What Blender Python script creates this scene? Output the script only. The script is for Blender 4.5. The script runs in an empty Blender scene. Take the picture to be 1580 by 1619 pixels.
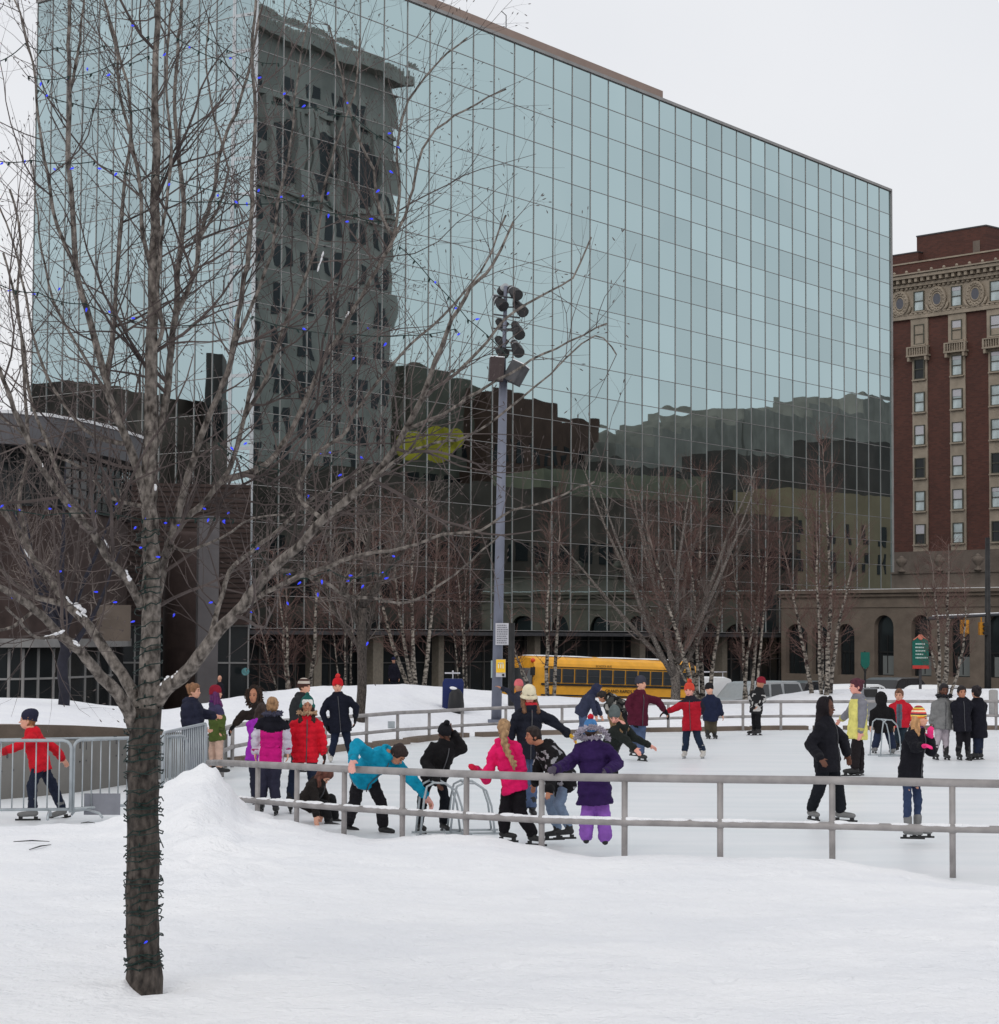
import bpy, bmesh, math, random
from mathutils import Vector, Matrix, noise
random.seed(7)
C = bpy.context.scene.collection
R = math.radians
# ---------------------------------------------------------------- camera
EYE = 2.3
FPX = 3400.0                      # focal length in photograph pixels (photo 1580 x 1619)
PITCH = math.atan(196.5 / FPX); ROLL = 0.0055
cam_d = bpy.data.cameras.new("camera"); cam = bpy.data.objects.new("camera", cam_d); C.objects.link(cam)
cam_d.sensor_fit = 'HORIZONTAL'; cam_d.sensor_width = 36; cam_d.lens = 36 * FPX / 1580
cam_d.clip_start = 0.1; cam_d.clip_end = 3000
CM = Matrix.Rotation(math.pi / 2 + PITCH, 3, 'X') @ Matrix.Rotation(ROLL, 3, 'Z')
cam.matrix_world = Matrix.Translation((0, 0, EYE)) @ CM.to_4x4()
bpy.context.scene.camera = cam
def U(px, py, D):
    """world point seen at photo pixel px,py at distance D (world Y)"""
    d = CM @ Vector(((px - 790) / FPX, -(py - 809.5) / FPX, -1))
    return Vector((d.x * D / d.y, D, EYE + d.z * D / d.y))
def hz(px): return 1006 + ROLL * (px - 790)
def XD(px, D): return (px - 790) / FPX * D
# ---------------------------------------------------------------- world, sun, exposure
w = bpy.data.worlds.new("World"); bpy.context.scene.world = w; w.use_nodes = True
nt = w.node_tree; nt.nodes.clear()
out = nt.nodes.new('ShaderNodeOutputWorld'); bg = nt.nodes.new('ShaderNodeBackground')
sky = nt.nodes.new('ShaderNodeTexSky'); sky.sky_type = 'NISHITA'; sky.sun_disc = False
SUN_EL, SUN_ROT = R(38), R(200)
sky.sun_elevation = SUN_EL; sky.sun_rotation = SUN_ROT; sky.air_density = 1.5; sky.dust_density = 5
bw = nt.nodes.new('ShaderNodeMixRGB'); bw.inputs[0].default_value = 0.93     # thick cloud hides most of the blue
nz = nt.nodes.new('ShaderNodeTexNoise'); nz.inputs['Scale'].default_value = 3.2; nz.inputs['Detail'].default_value = 5
rp = nt.nodes.new('ShaderNodeValToRGB'); rp.color_ramp.elements[0].position = .3; rp.color_ramp.elements[1].position = .75
rp.color_ramp.elements[0].color = (8.2, 8.35, 8.75, 1); rp.color_ramp.elements[1].color = (9.15, 9.2, 9.45, 1)
tc = nt.nodes.new('ShaderNodeTexCoord')
nt.links.new(tc.outputs['Generated'], nz.inputs['Vector']); nt.links.new(nz.outputs['Fac'], rp.inputs[0])
nt.links.new(sky.outputs[0], bw.inputs[1]); nt.links.new(rp.outputs[0], bw.inputs[2])
nt.links.new(bw.outputs[0], bg.inputs[0]); bg.inputs[1].default_value = 0.1
nt.links.new(bg.outputs[0], out.inputs[0])
sd = bpy.data.lights.new("sun", 'SUN'); sd.energy = 0.5; sd.angle = R(30); sd.color = (1, .96, .9)
sun = bpy.data.objects.new("sun", sd); C.objects.link(sun)
sun.rotation_euler = (R(90) - SUN_EL, 0, R(180) - SUN_ROT + R(180) - R(180))
sun.rotation_euler = Vector((math.sin(SUN_ROT) * math.cos(SUN_EL), math.cos(SUN_ROT) * math.cos(SUN_EL), math.sin(SUN_EL))).to_track_quat('Z', 'Y').to_euler()
vs = bpy.context.scene.view_settings; vs.view_transform = 'Standard'; vs.look = 'None'; vs.exposure = 0; vs.gamma = 1
bpy.context.scene.cycles.max_bounces = 6; bpy.context.scene.cycles.glossy_bounces = 4

# ---------------------------------------------------------------- materials
MATS = {}
def mat(name, col, rough=.7, metal=0., var=0., vs_=6., bump=0., bs=20., col2=None, spec=.3, emit=None, stretch=None, thr=None, detail=4):
    if name in MATS: return MATS[name]
    m = bpy.data.materials.new(name); m.use_nodes = True; n = m.node_tree.nodes; l = m.node_tree.links
    b = n['Principled BSDF']; b.inputs['Base Color'].default_value = (*col, 1); b.inputs['Roughness'].default_value = rough
    b.inputs['Metallic'].default_value = metal; b.inputs['Specular IOR Level'].default_value = spec
    t = n.new('ShaderNodeTexCoord'); src = t.outputs['Object']
    if stretch:
        mp = n.new('ShaderNodeMapping'); mp.inputs['Scale'].default_value = stretch; l.new(src, mp.inputs[0]); src = mp.outputs[0]
    if var or col2:
        x = n.new('ShaderNodeTexNoise'); x.inputs['Scale'].default_value = vs_; x.inputs['Detail'].default_value = detail; l.new(src, x.inputs['Vector'])
        r = n.new('ShaderNodeValToRGB'); l.new(x.outputs['Fac'], r.inputs[0]); e = r.color_ramp.elements
        lo, hi = thr or (.3, .7); e[0].position = lo; e[1].position = hi
        c2 = col2 or tuple(min(1, c * (1 + var)) for c in col)
        c1 = tuple(c * (1 - var) for c in col)
        e[0].color = (*c1, 1); e[1].color = (*c2, 1); l.new(r.outputs[0], b.inputs['Base Color'])
    if bump:
        x = n.new('ShaderNodeTexNoise'); x.inputs['Scale'].default_value = bs; x.inputs['Detail'].default_value = 6; l.new(src, x.inputs['Vector'])
        bp = n.new('ShaderNodeBump'); bp.inputs['Distance'].default_value = bump; bp.inputs['Strength'].default_value = 1
        l.new(x.outputs['Fac'], bp.inputs['Height']); l.new(bp.outputs[0], b.inputs['Normal'])
    if emit:
        b.inputs['Emission Color'].default_value = (*col, 1); b.inputs['Emission Strength'].default_value = emit
    MATS[name] = m; return m
def srgb(r, g, b): 
    f = lambda c: (c / 255 / 12.92) if c <= 10 else ((c / 255 + .055) / 1.055) ** 2.4
    return (f(r), f(g), f(b))
def cloth(name, r, g, b, var=.18):
    return mat('cloth_' + name, srgb(r, g, b), rough=.85, var=var, vs_=9, bump=.022, bs=17, spec=.12)
def brick_mat():
    m = bpy.data.materials.new('brick'); m.use_nodes = True; n = m.node_tree.nodes; l = m.node_tree.links; b = n['Principled BSDF']
    t = n.new('ShaderNodeTexCoord'); sx = n.new('ShaderNodeSeparateXYZ'); l.new(t.outputs['Object'], sx.inputs[0])
    mt = n.new('ShaderNodeVectorMath'); mt.operation = 'DOT_PRODUCT'; mt.inputs[1].default_value = (.677, -.736, 0); l.new(t.outputs['Object'], mt.inputs[0])
    cx = n.new('ShaderNodeCombineXYZ'); l.new(mt.outputs['Value'], cx.inputs[0]); l.new(sx.outputs[2], cx.inputs[1])
    k = n.new('ShaderNodeTexBrick'); k.inputs['Scale'].default_value = 1; k.inputs['Brick Width'].default_value = .42; k.inputs['Row Height'].default_value = .16
    k.inputs['Mortar Size'].default_value = .018
    k.inputs['Color1'].default_value = (*srgb(98, 61, 51), 1); k.inputs['Color2'].default_value = (*srgb(80, 51, 43), 1); k.inputs['Mortar'].default_value = (*srgb(84, 62, 58), 1)
    l.new(cx.outputs[0], k.inputs[0])
    x = n.new('ShaderNodeTexNoise'); x.inputs['Scale'].default_value = .35; x.inputs['Detail'].default_value = 6; l.new(t.outputs['Object'], x.inputs[0])
    r = n.new('ShaderNodeValToRGB'); r.color_ramp.elements[0].color = (.72, .72, .74, 1); r.color_ramp.elements[1].color = (1.15, 1.1, 1.08, 1); l.new(x.outputs[0], r.inputs[0])
    mx = n.new('ShaderNodeMixRGB'); mx.blend_type = 'MULTIPLY'; mx.inputs[0].default_value = 1; l.new(k.outputs[0], mx.inputs[1]); l.new(r.outputs[0], mx.inputs[2])
    l.new(mx.outputs[0], b.inputs['Base Color']); b.inputs['Roughness'].default_value = .9
    return m
def mirror_mat(name, tint, dist, rough=.012):
    """reflective coated glass whose sheets are slightly wavy"""
    m = bpy.data.materials.new(name); m.use_nodes = True; n = m.node_tree.nodes; l = m.node_tree.links; b = n['Principled BSDF']
    b.inputs['Metallic'].default_value = 1; b.inputs['Roughness'].default_value = rough
    t = n.new('ShaderNodeTexCoord')
    mp = n.new('ShaderNodeMapping'); mp.inputs['Scale'].default_value = (1.0, 1.0, .42); l.new(t.outputs['Object'], mp.inputs[0])
    x = n.new('ShaderNodeTexNoise'); x.inputs['Scale'].default_value = .62; x.inputs['Detail'].default_value = 1.0; l.new(mp.outputs[0], x.inputs[0])
    bp = n.new('ShaderNodeBump'); bp.inputs['Distance'].default_value = dist; l.new(x.outputs[0], bp.inputs['Height']); l.new(bp.outputs[0], b.inputs['Normal'])
    oi = n.new('ShaderNodeNewGeometry')
    r = n.new('ShaderNodeValToRGB'); l.new(oi.outputs['Random Per Island'], r.inputs[0])
    r.color_ramp.elements[0].color = (*[c * .88 for c in tint], 1); r.color_ramp.elements[1].color = (*[c * 1.08 for c in tint], 1)
    y = n.new('ShaderNodeTexNoise'); y.inputs['Scale'].default_value = .12; l.new(t.outputs['Object'], y.inputs[0])
    r2 = n.new('ShaderNodeValToRGB'); r2.color_ramp.elements[0].color = (.9, .92, .93, 1); r2.color_ramp.elements[1].color = (1.05, 1.03, 1.03, 1); l.new(y.outputs[0], r2.inputs[0])
    mx = n.new('ShaderNodeMixRGB'); mx.blend_type = 'MULTIPLY'; mx.inputs[0].default_value = 1; l.new(r.outputs[0], mx.inputs[1]); l.new(r2.outputs[0], mx.inputs[2])
    l.new(mx.outputs[0], b.inputs['Base Color'])
    return m
def snow_mat(name, c1, c2, d1, d2, rough=.6, st=(1, 1, 1)):
    m = bpy.data.materials.new(name); m.use_nodes = True; n = m.node_tree.nodes; l = m.node_tree.links; b = n['Principled BSDF']
    b.inputs['Roughness'].default_value = rough; b.inputs['Specular IOR Level'].default_value = .25
    t = n.new('ShaderNodeTexCoord')
    a = n.new('ShaderNodeTexNoise'); a.inputs['Scale'].default_value = .7; a.inputs['Detail'].default_value = 9; mp = n.new('ShaderNodeMapping'); mp.inputs['Scale'].default_value = st; l.new(t.outputs['Object'], mp.inputs[0]); l.new(mp.outputs[0], a.inputs[0])
    r = n.new('ShaderNodeValToRGB'); r.color_ramp.elements[0].position = .35; r.color_ramp.elements[1].position = .65
    r.color_ramp.elements[0].color = (*c1, 1); r.color_ramp.elements[1].color = (*c2, 1); l.new(a.outputs[0], r.inputs[0]); l.new(r.outputs[0], b.inputs['Base Color'])
    e = n.new('ShaderNodeTexNoise'); e.inputs['Scale'].default_value = 3.5; e.inputs['Detail'].default_value = 3; l.new(t.outputs['Object'], e.inputs[0])
    f = n.new('ShaderNodeTexNoise'); f.inputs['Scale'].default_value = 26; f.inputs['Detail'].default_value = 6; l.new(t.outputs['Object'], f.inputs[0])
    b1 = n.new('ShaderNodeBump'); b1.inputs['Distance'].default_value = d1; l.new(e.outputs[0], b1.inputs['Height'])
    b2 = n.new('ShaderNodeBump'); b2.inputs['Distance'].default_value = d2; l.new(f.outputs[0], b2.inputs['Height']); l.new(b1.outputs[0], b2.inputs['Normal'])
    l.new(b2.outputs[0], b.inputs['Normal']); return m
M = dict(
    snow=snow_mat('snow', (.85, .862, .89), (.925, .93, .945), .055, .024),
    ice=snow_mat('ice', (.80, .835, .86), (.885, .90, .92), .006, .004, .33, (.5, 2.2, 1)),
    farsnow=snow_mat('snow_bank', (.84, .85, .89), (.89, .9, .925), .05, .01),
    glass=mirror_mat('mirror_glass', (.44, .568, .578), .0022),
    glass_left=mirror_mat('mirror_glass_side', (.445, .565, .582), .0018),
    mull=mat('mullion', (.34, .335, .33), .5, .1, var=.12, vs_=.8),
    conc=mat('concrete', (.30, .295, .29), .85, var=.15, vs_=1.5, bump=.01, bs=8),
    brown=mat('brown_concrete', srgb(112, 100, 90), .9, var=.22, vs_=1.2, bump=.012, bs=9),
    beige=mat('beige_panel', srgb(165, 145, 135), .8, var=.07, vs_=.6),
    dark=mat('dark_interior', (.018, .018, .02), .5, var=.3, vs_=1.5),
    darkglass=mat('shop_glass', (.022, .026, .028), .1, var=.2, vs_=.7, spec=.22),
    redbrown=mat('red_brown_wall', srgb(70, 58, 55), .85, var=.25, vs_=1.6, bump=.01, bs=6),
    stone=mat('limestone', srgb(158, 147, 132), .85, var=.16, vs_=1.1, bump=.02, bs=5),
    stone2=mat('brownstone', srgb(112, 102, 94), .9, var=.2, vs_=.9, bump=.02, bs=5),
    stonebase=mat('base_stone', srgb(120, 108, 98), .9, var=.2, vs_=.9, bump=.02, bs=5),
    greystone=mat('dark_grey_stone', srgb(128, 122, 116), .9, var=.18, vs_=.5),
    winglass=mat('sash_glass', srgb(176, 190, 192), .15, var=.35, vs_=.9, spec=.5),
    winframe=mat('sash_frame', srgb(84, 84, 74), .6),
    rail=mat('weathered_rail', srgb(150, 146, 145), .6, .2, var=.22, vs_=5, bump=.003, bs=60),
    galv=mat('galvanised_steel', srgb(165, 172, 176), .45, .5, var=.12, vs_=8),
    pole=mat('grey_pole_paint', srgb(112, 116, 130), .5, .1, var=.1, vs_=3),
    black=mat('black_metal', (.02, .02, .021), .5, var=.3, vs_=6),
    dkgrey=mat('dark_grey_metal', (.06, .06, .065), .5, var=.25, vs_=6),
    bark=mat('tree_bark', srgb(68, 62, 58), .95, var=.35, vs_=38, col2=srgb(146, 138, 131), bump=.016, bs=60, stretch=(1, 1, .6), detail=10, thr=(.34, .70)),
    barkdk=mat('wet_bark', srgb(44, 40, 38), .9, var=.3, vs_=40, col2=srgb(98, 90, 84), bump=.018, bs=55, stretch=(1, 1, .45), detail=10, thr=(.32, .78)),
    twig=mat('twig_bark', srgb(66, 58, 57), .9, var=.3, vs_=4, col2=srgb(102, 92, 89)),
    birch=mat('birch_bark', srgb(34, 30, 28), .85, var=.2, vs_=7, col2=srgb(156, 148, 138), stretch=(1.2, 1.2, 2.4), thr=(.40, .62), bump=.004, bs=30),
    birchtop=mat('birch_branch', srgb(104, 92, 86), .9, var=.3, vs_=2, col2=srgb(140, 128, 120)),
    redtwig=mat('reddish_twigs', srgb(88, 64, 61), .9, var=.3, vs_=1.2, col2=srgb(114, 90, 83)),
    greytwig=mat('grey_twigs', srgb(90, 82, 78), .9, var=.3, vs_=1.2, col2=srgb(128, 118, 112)),
    wire=mat('green_wire', srgb(22, 44, 40), .6), 
    bulb=mat('blue_bulb', (.03, .05, .8), .3, emit=.5),
    asphalt=mat('asphalt', (.07, .07, .072), .8, var=.3, vs_=.3, bump=.01, bs=10),
    yellow=mat('bus_yellow', srgb(232, 166, 42), .5, var=.12, vs_=2.5, spec=.5),
    tyre=mat('tyre_rubber', (.02, .02, .02), .8, var=.2), chrome=mat('chrome', (.6, .6, .6), .25, 1),
    white=mat('white_paint', (.86, .87, .88), .45, var=.04, vs_=2, spec=.5), silver=mat('silver_paint', srgb(165, 168, 170), .35, .4, var=.05),
    blackpaint=mat('black_paint', (.02, .02, .022), .3, spec=.5),
    carglass=mat('car_glass', (.03, .035, .04), .08, spec=.6), green=mat('green_banner', srgb(16, 96, 84), .6, var=.1),
    redp=mat('red_paint', srgb(190, 60, 55), .6, var=.1), sigyel=mat('signal_yellow', srgb(190, 130, 30), .5, var=.1), bluep=mat('mailbox_blue', srgb(22, 38, 92), .4, var=.15),
    signwhite=mat('sign_white', srgb(190, 190, 196), .5, var=.05), signyel=mat('sign_yellow', srgb(245, 195, 50), .5), txt=mat('sign_print', srgb(110, 110, 118), .6), teal=mat('pale_teal_disc', srgb(120, 180, 185), .5, var=.3, vs_=14),
)
M['brick'] = brick_mat()
# ---------------------------------------------------------------- mesh builder
class MB:
    def __init__(s): s.v = []; s.f = []; s.mi = []
    def add(s, vs, fs, mi=0):
        o = len(s.v); s.v += [Vector(v) for v in vs]; s.f += [tuple(i + o for i in f) for f in fs]; s.mi += [mi] * len(fs); return s
    def box(s, c, size, X=None, Y=None, Z=None, mi=0):
        X = Vector(X or (1, 0, 0)); Y = Vector(Y) if Y is not None else Vector((-X.y, X.x, 0)).normalized(); Z = Vector(Z) if Z is not None else X.cross(Y)
        c = Vector(c); hx, hy, hz_ = [a / 2 for a in size]
        vs = [c + X * (a * hx) + Y * (b * hy) + Z * (d * hz_) for d in (-1, 1) for b in (-1, 1) for a in (-1, 1)]
        return s.add(vs, [(0, 2, 3, 1), (4, 5, 7, 6), (0, 1, 5, 4), (2, 6, 7, 3), (0, 4, 6, 2), (1, 3, 7, 5)], mi)
    def tube(s, pts, rad, n=8, cap=True, mi=0, flat=None):
        pts = [Vector(p) for p in pts]; k = len(pts)
        if not hasattr(rad, '__len__'): rad = [rad] * k
        prev = None; vs = []
        for i, p in enumerate(pts):
            t = (pts[min(i + 1, k - 1)] - pts[max(i - 1, 0)])
            t = t.normalized() if t.length > 1e-9 else Vector((0, 0, 1))
            if prev is None:
                a = Vector((0, 0, 1)) if abs(t.z) < .9 else Vector((0, 1, 0)); x = t.cross(a).normalized()
            else:
                x = prev - t * prev.dot(t); x = x.normalized() if x.length > 1e-6 else t.orthogonal().normalized()
            prev = x; y = t.cross(x)
            for j in range(n):
                a = 2 * math.pi * j / n; vs.append(p + (x * math.cos(a) + y * math.sin(a)) * rad[i])
        fs = [(i * n + j, i * n + (j + 1) % n, (i + 1) * n + (j + 1) % n, (i + 1) * n + j) for i in range(k - 1) for j in range(n)]
        if cap: fs += [tuple(range(n - 1, -1, -1)), tuple(range((k - 1) * n, k * n))]
        return s.add(vs, fs, mi)
    def loft(s, rings, mi=0):
        """rings: list of (centre, X, Y, rx, ry)"""
        n = 14; vs = []
        for c, X, Y, rx, ry in rings:
            for j in range(n):
                a = 2 * math.pi * j / n; vs.append(Vector(c) + X * (math.cos(a) * rx) + Y * (math.sin(a) * ry))
        k = len(rings)
        fs = [(i * n + j, i * n + (j + 1) % n, (i + 1) * n + (j + 1) % n, (i + 1) * n + j) for i in range(k - 1) for j in range(n)]
        fs += [tuple(range(n - 1, -1, -1)), tuple(range((k - 1) * n, k * n))]
        return s.add(vs, fs, mi)
    def ell(s, c, X, Y, Z, n=12, m=8, mi=0):
        """ellipsoid with half-axis vectors X Y Z"""
        c = Vector(c); vs = [c - Z]
        for i in range(1, m):
            ph = -math.pi / 2 + math.pi * i / m
            for j in range(n):
                a = 2 * math.pi * j / n; vs.append(c + Z * math.sin(ph) + (X * math.cos(a) + Y * math.sin(a)) * math.cos(ph))
        vs.append(c + Z); L = len(vs) - 1
        fs = [(0, 1 + (j + 1) % n, 1 + j) for j in range(n)]
        for i in range(m - 2):
            for j in range(n): fs.append((1 + i * n + j, 1 + i * n + (j + 1) % n, 1 + (i + 1) * n + (j + 1) % n, 1 + (i + 1) * n + j))
        fs += [(L, 1 + (m - 2) * n + j, 1 + (m - 2) * n + (j + 1) % n) for j in range(n)]
        return s.add(vs, fs, mi)
    def ball(s, c, r, mi=0, n=10): return s.ell(c, Vector((r, 0, 0)), Vector((0, r, 0)), Vector((0, 0, r)), n, max(4, n - 3), mi)
    def cap(s, a, b, ra, rb, mi=0, n=10):
        a, b = Vector(a), Vector(b); t = b - a; L = t.length
        if L < 1e-6: return s.ball(a, max(ra, rb), mi)
        t /= L
        P = [a - t * ra * .98, a - t * ra * .7, a - t * ra * .3, a, b, b + t * rb * .3, b + t * rb * .7, b + t * rb * .98]
        Q = [ra * .2, ra * .71, ra * .95, ra, rb, rb * .95, rb * .71, rb * .2]
        return s.tube(P, Q, n, True, mi)
    def prism(s, poly, O, X, Z, Y, th, mi=0):
        """polygon in the X,Z plane at O, extruded along Y by th"""
        O, X, Z, Y = Vector(O), Vector(X), Vector(Z), Vector(Y); n = len(poly)
        vs = [O + X * a + Z * b for a, b in poly] + [O + X * a + Z * b + Y * th for a, b in poly]
        fs = [tuple(range(n)), tuple(range(2 * n - 1, n - 1, -1))] + [(i, i + n, (i + 1) % n + n, (i + 1) % n) for i in range(n)]
        return s.add(vs, fs, mi)
WL = {}
def obj(name, mb, mats, parent=None, local=False, smooth=False, label=None):
    me = bpy.data.meshes.new(name)
    off = WL.get(parent.name, Vector()) if (parent and not local) else Vector()
    me.from_pydata([v - off for v in mb.v], [], mb.f)
    if not isinstance(mats, (list, tuple)): mats = [mats]
    for m in mats: me.materials.append(m)
    if any(mb.mi): me.polygons.foreach_set('material_index', mb.mi)
    if smooth: me.polygons.foreach_set('use_smooth', [True] * len(me.polygons))
    me.update()
    bm = bmesh.new(); bm.from_mesh(me); bmesh.ops.recalc_face_normals(bm, faces=bm.faces); bm.to_mesh(me); bm.free()
    o = bpy.data.objects.new(name, me); C.objects.link(o)
    if parent: o.parent = parent
    WL[o.name] = off
    if label: o['label'] = label
    return o
def tag(o, label, cat, group=None, kind=None):
    if label: o['label'] = label
    if cat: o['category'] = cat
    if group: o['group'] = group
    if kind: o['kind'] = kind
    return o
def thing(name, label, cat, loc=(0, 0, 0), group=None, rot=None):
    o = bpy.data.objects.new(name, None); C.objects.link(o); o.location = loc; o.empty_display_size = .3
    if rot: o.rotation_euler = rot
    WL[o.name] = Vector(loc); return tag(o, label, cat, group)
def struct(name, mb, m, smooth=False): return tag(obj(name, mb, m, smooth=smooth), None, None, kind='structure')
def dupmesh(o, name, parent, loc, matr=None):
    c = bpy.data.objects.new(name, o.data); C.objects.link(c); c.parent = parent
    if matr is not None: c.matrix_local = matr
    else: c.location = loc
    return c
def interp(tab, x):
    if x <= tab[0][0]: return tab[0][1]
    for (a, b), (c, d) in zip(tab, tab[1:]):
        if x <= c:
            t = (x - a) / (c - a); t = t * t * (3 - 2 * t) * .5 + t * .5; return b + (d - b) * t
    return tab[-1][1]
def text(name, body, loc, X, Z, size, m, parent=None, depth=.004):
    cu = bpy.data.curves.new(name, 'FONT'); cu.body = body; cu.size = size; cu.align_x = 'CENTER'; cu.align_y = 'CENTER'; cu.extrude = depth
    cu.materials.append(m); o = bpy.data.objects.new(name, cu); C.objects.link(o)
    X = Vector(X).normalized(); Z = Vector(Z).normalized(); Y = Z; N = X.cross(Z)
    off = WL.get(parent.name, Vector()) if parent else Vector()
    o.matrix_local = Matrix.Translation(Vector(loc) - off) @ Matrix((X, Z, N)).transposed().to_4x4()
    if parent: o.parent = parent
    return o
# ================================================================ ground, snow, rink
def ground_plane():
    mb = MB(); mb.add([(-600, -200, -1.5), (700, -200, -1.5), (700, 1500, -1.5), (-600, 1500, -1.5)], [(0, 1, 2, 3)]); struct('street', mb, M['asphalt'])
ground_plane()
NEAR_RAIL = [(330, 29.0, 1206), (350, 27.6, 1206), (408, 26.3, 1209), (470, 25.4, 1212), (545, 24.6, 1216), (637, 23.8, 1220), (738, 22.9, 1224), (857, 22.2, 1228), (988, 21.7, 1230), (1139, 21.4, 1232), (1316, 21.1, 1234), (1506, 20.9, 1238), (1720, 20.8, 1242)]
RD = [(a, b) for a, b, c in NEAR_RAIL]
CREST = [(-200, 1306), (0, 1304), (150, 1300), (200, 1290), (245, 1262), (270, 1236), (300, 1216), (325, 1206), (345, 1213), (365, 1237), (385, 1266), (405, 1284), (450, 1294), (490, 1302), (540, 1316), (600, 1325), (650, 1319), (700, 1316), (770, 1319), (830, 1334), (900, 1346), (950, 1351), (1060, 1350), (1200, 1352), (1316, 1357), (1410, 1372), (1506, 1391), (1600, 1396), (1800, 1398)]
FOOT = {}
_r = random.Random(4)
def footprint(x, y, r, d):
    for i in (-1, 0, 1):
        for j in (-1, 0, 1): FOOT.setdefault((int(x // 1) + i, int(y // 1) + j), []).append((x, y, r, d))
for _k in range(5):      # a few half-filled tracks
    x, y, a_ = _r.uniform(-5, 3), _r.uniform(11, 19), _r.uniform(-.6, .6)
    for _s in range(9):
        x += .55 * math.cos(a_); y += .55 * math.sin(a_); a_ += _r.uniform(-.15, .15); sd_ = .1 * (-1) ** _s
        footprint(x - sd_ * math.sin(a_), y + sd_ * math.cos(a_), .085, _r.uniform(.012, .03))
for _k in range(130): footprint(_r.uniform(-6, 7), _r.uniform(9, 21), _r.uniform(.05, .2), _r.uniform(.004, .018))
def snow_z(X, Y):
    px = X / Y * FPX + 790
    yc = interp(CREST, px)
    Dc = interp([(-300, 23.6), (180, 23.8), (300, 24.6), (405, 25.6), (470, 25.1), (545, 24.3), (637, 23.5), (738, 22.6), (857, 21.9), (988, 21.4), (1139, 21.1), (1316, 20.8), (1506, 20.6), (1720, 20.5)], px)
    zc = EYE - (yc - hz(px)) / FPX * Dc
    near = .70 + .04 * noise.noise((X * .35, Y * .35, 3))
    zend = .02 if px < 250 else 0.0
    if Y < 9.5: z = near
    elif Y < Dc:
        t = (Y - 9.5) / (Dc - 9.5)
        k = max(0, 1 - abs(Y - Dc) / 5.5); z = near + (.14 - near) * t + (zc - .14) * k * k * (1.6 - .6 * k)
    else:
        t = min(1, (Y - Dc) / (2.2 if 180 < px < 440 else .8)); t = t * t * (3 - 2 * t); z = zc + (zend - .06 - zc) * t
    amp = 1.0 if Y < Dc + .3 else max(0, 1 - (Y - Dc - .3) * 2)
    amp2 = 1.4 + 3.0 * math.exp(-((px - 320) / 130) ** 2) * min(1, max(0, (Y - 13) / 5))
    z += amp * (.026 * noise.noise((X * 1.1, Y * 1.1, 0)) + amp2 * .011 * noise.noise((X * 3.3, Y * 3.3, 5)) + amp2 * .0065 * noise.noise((X * 8, Y * 8, 9)) + .10 * max(0, amp2 - 2.2) * max(0, noise.noise((X * 2.1, Y * 2.1, 7)) - .1))
    # old footprints and scuffs
    for fx, fy, fr_, fd in FOOT.get((int(X // 1), int(Y // 1)), ()):
        d = ((X - fx) ** 2 + ((Y - fy) * .6) ** 2) ** .5
        if d < fr_ * 1.7: z += -fd * math.exp(-(d / fr_ * 1.5) ** 4) + fd * .35 * math.exp(-((d - fr_) / (fr_ * .3)) ** 2)
    return z
TREE_D = 10.0
def snow_foreground():
    ys = []; y = 5.0
    while y < 33.0: ys.append(y); y += .06 + (y - 5) * .0035
    N = 420; mb = MB(); vs = []
    for y in ys:
        for i in range(N + 1):
            px = -260 + (2120) * i / N; X = XD(px, y)
            z = snow_z(X, y)
            d = math.hypot(X - XD(228, TREE_D), y - TREE_D)        # hollow melted round the trunk
            z += (.045 if X < XD(228, TREE_D) else -.05) * min(1, abs(X - XD(228, TREE_D)) / .05) * math.exp(-(d / .17) ** 2) + .02 * math.exp(-((d - .3) / .14) ** 2)
            vs.append((X, y, z))
    n = N + 1
    fs = [(j * n + i, j * n + i + 1, (j + 1) * n + i + 1, (j + 1) * n + i) for j in range(len(ys) - 1) for i in range(N)]
    mb.add(vs, fs); struct('snow_ground', mb, M['snow'], smooth=True)
snow_foreground()
m_ = MB(); m_.add([(-14, 19.5, 0), (26, 19.5, 0), (26, 56, 0), (-14, 56, 0)], [(0, 1, 2, 3)]); struct('ice_rink', m_, M['ice'])
m_ = MB(); m_.add([(-60, -30, -.02), (60, -30, -.02), (60, 57, -.02), (-60, 57, -.02)], [(0, 1, 2, 3)]); struct('plaza_ground', m_, M['snow'])
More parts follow.
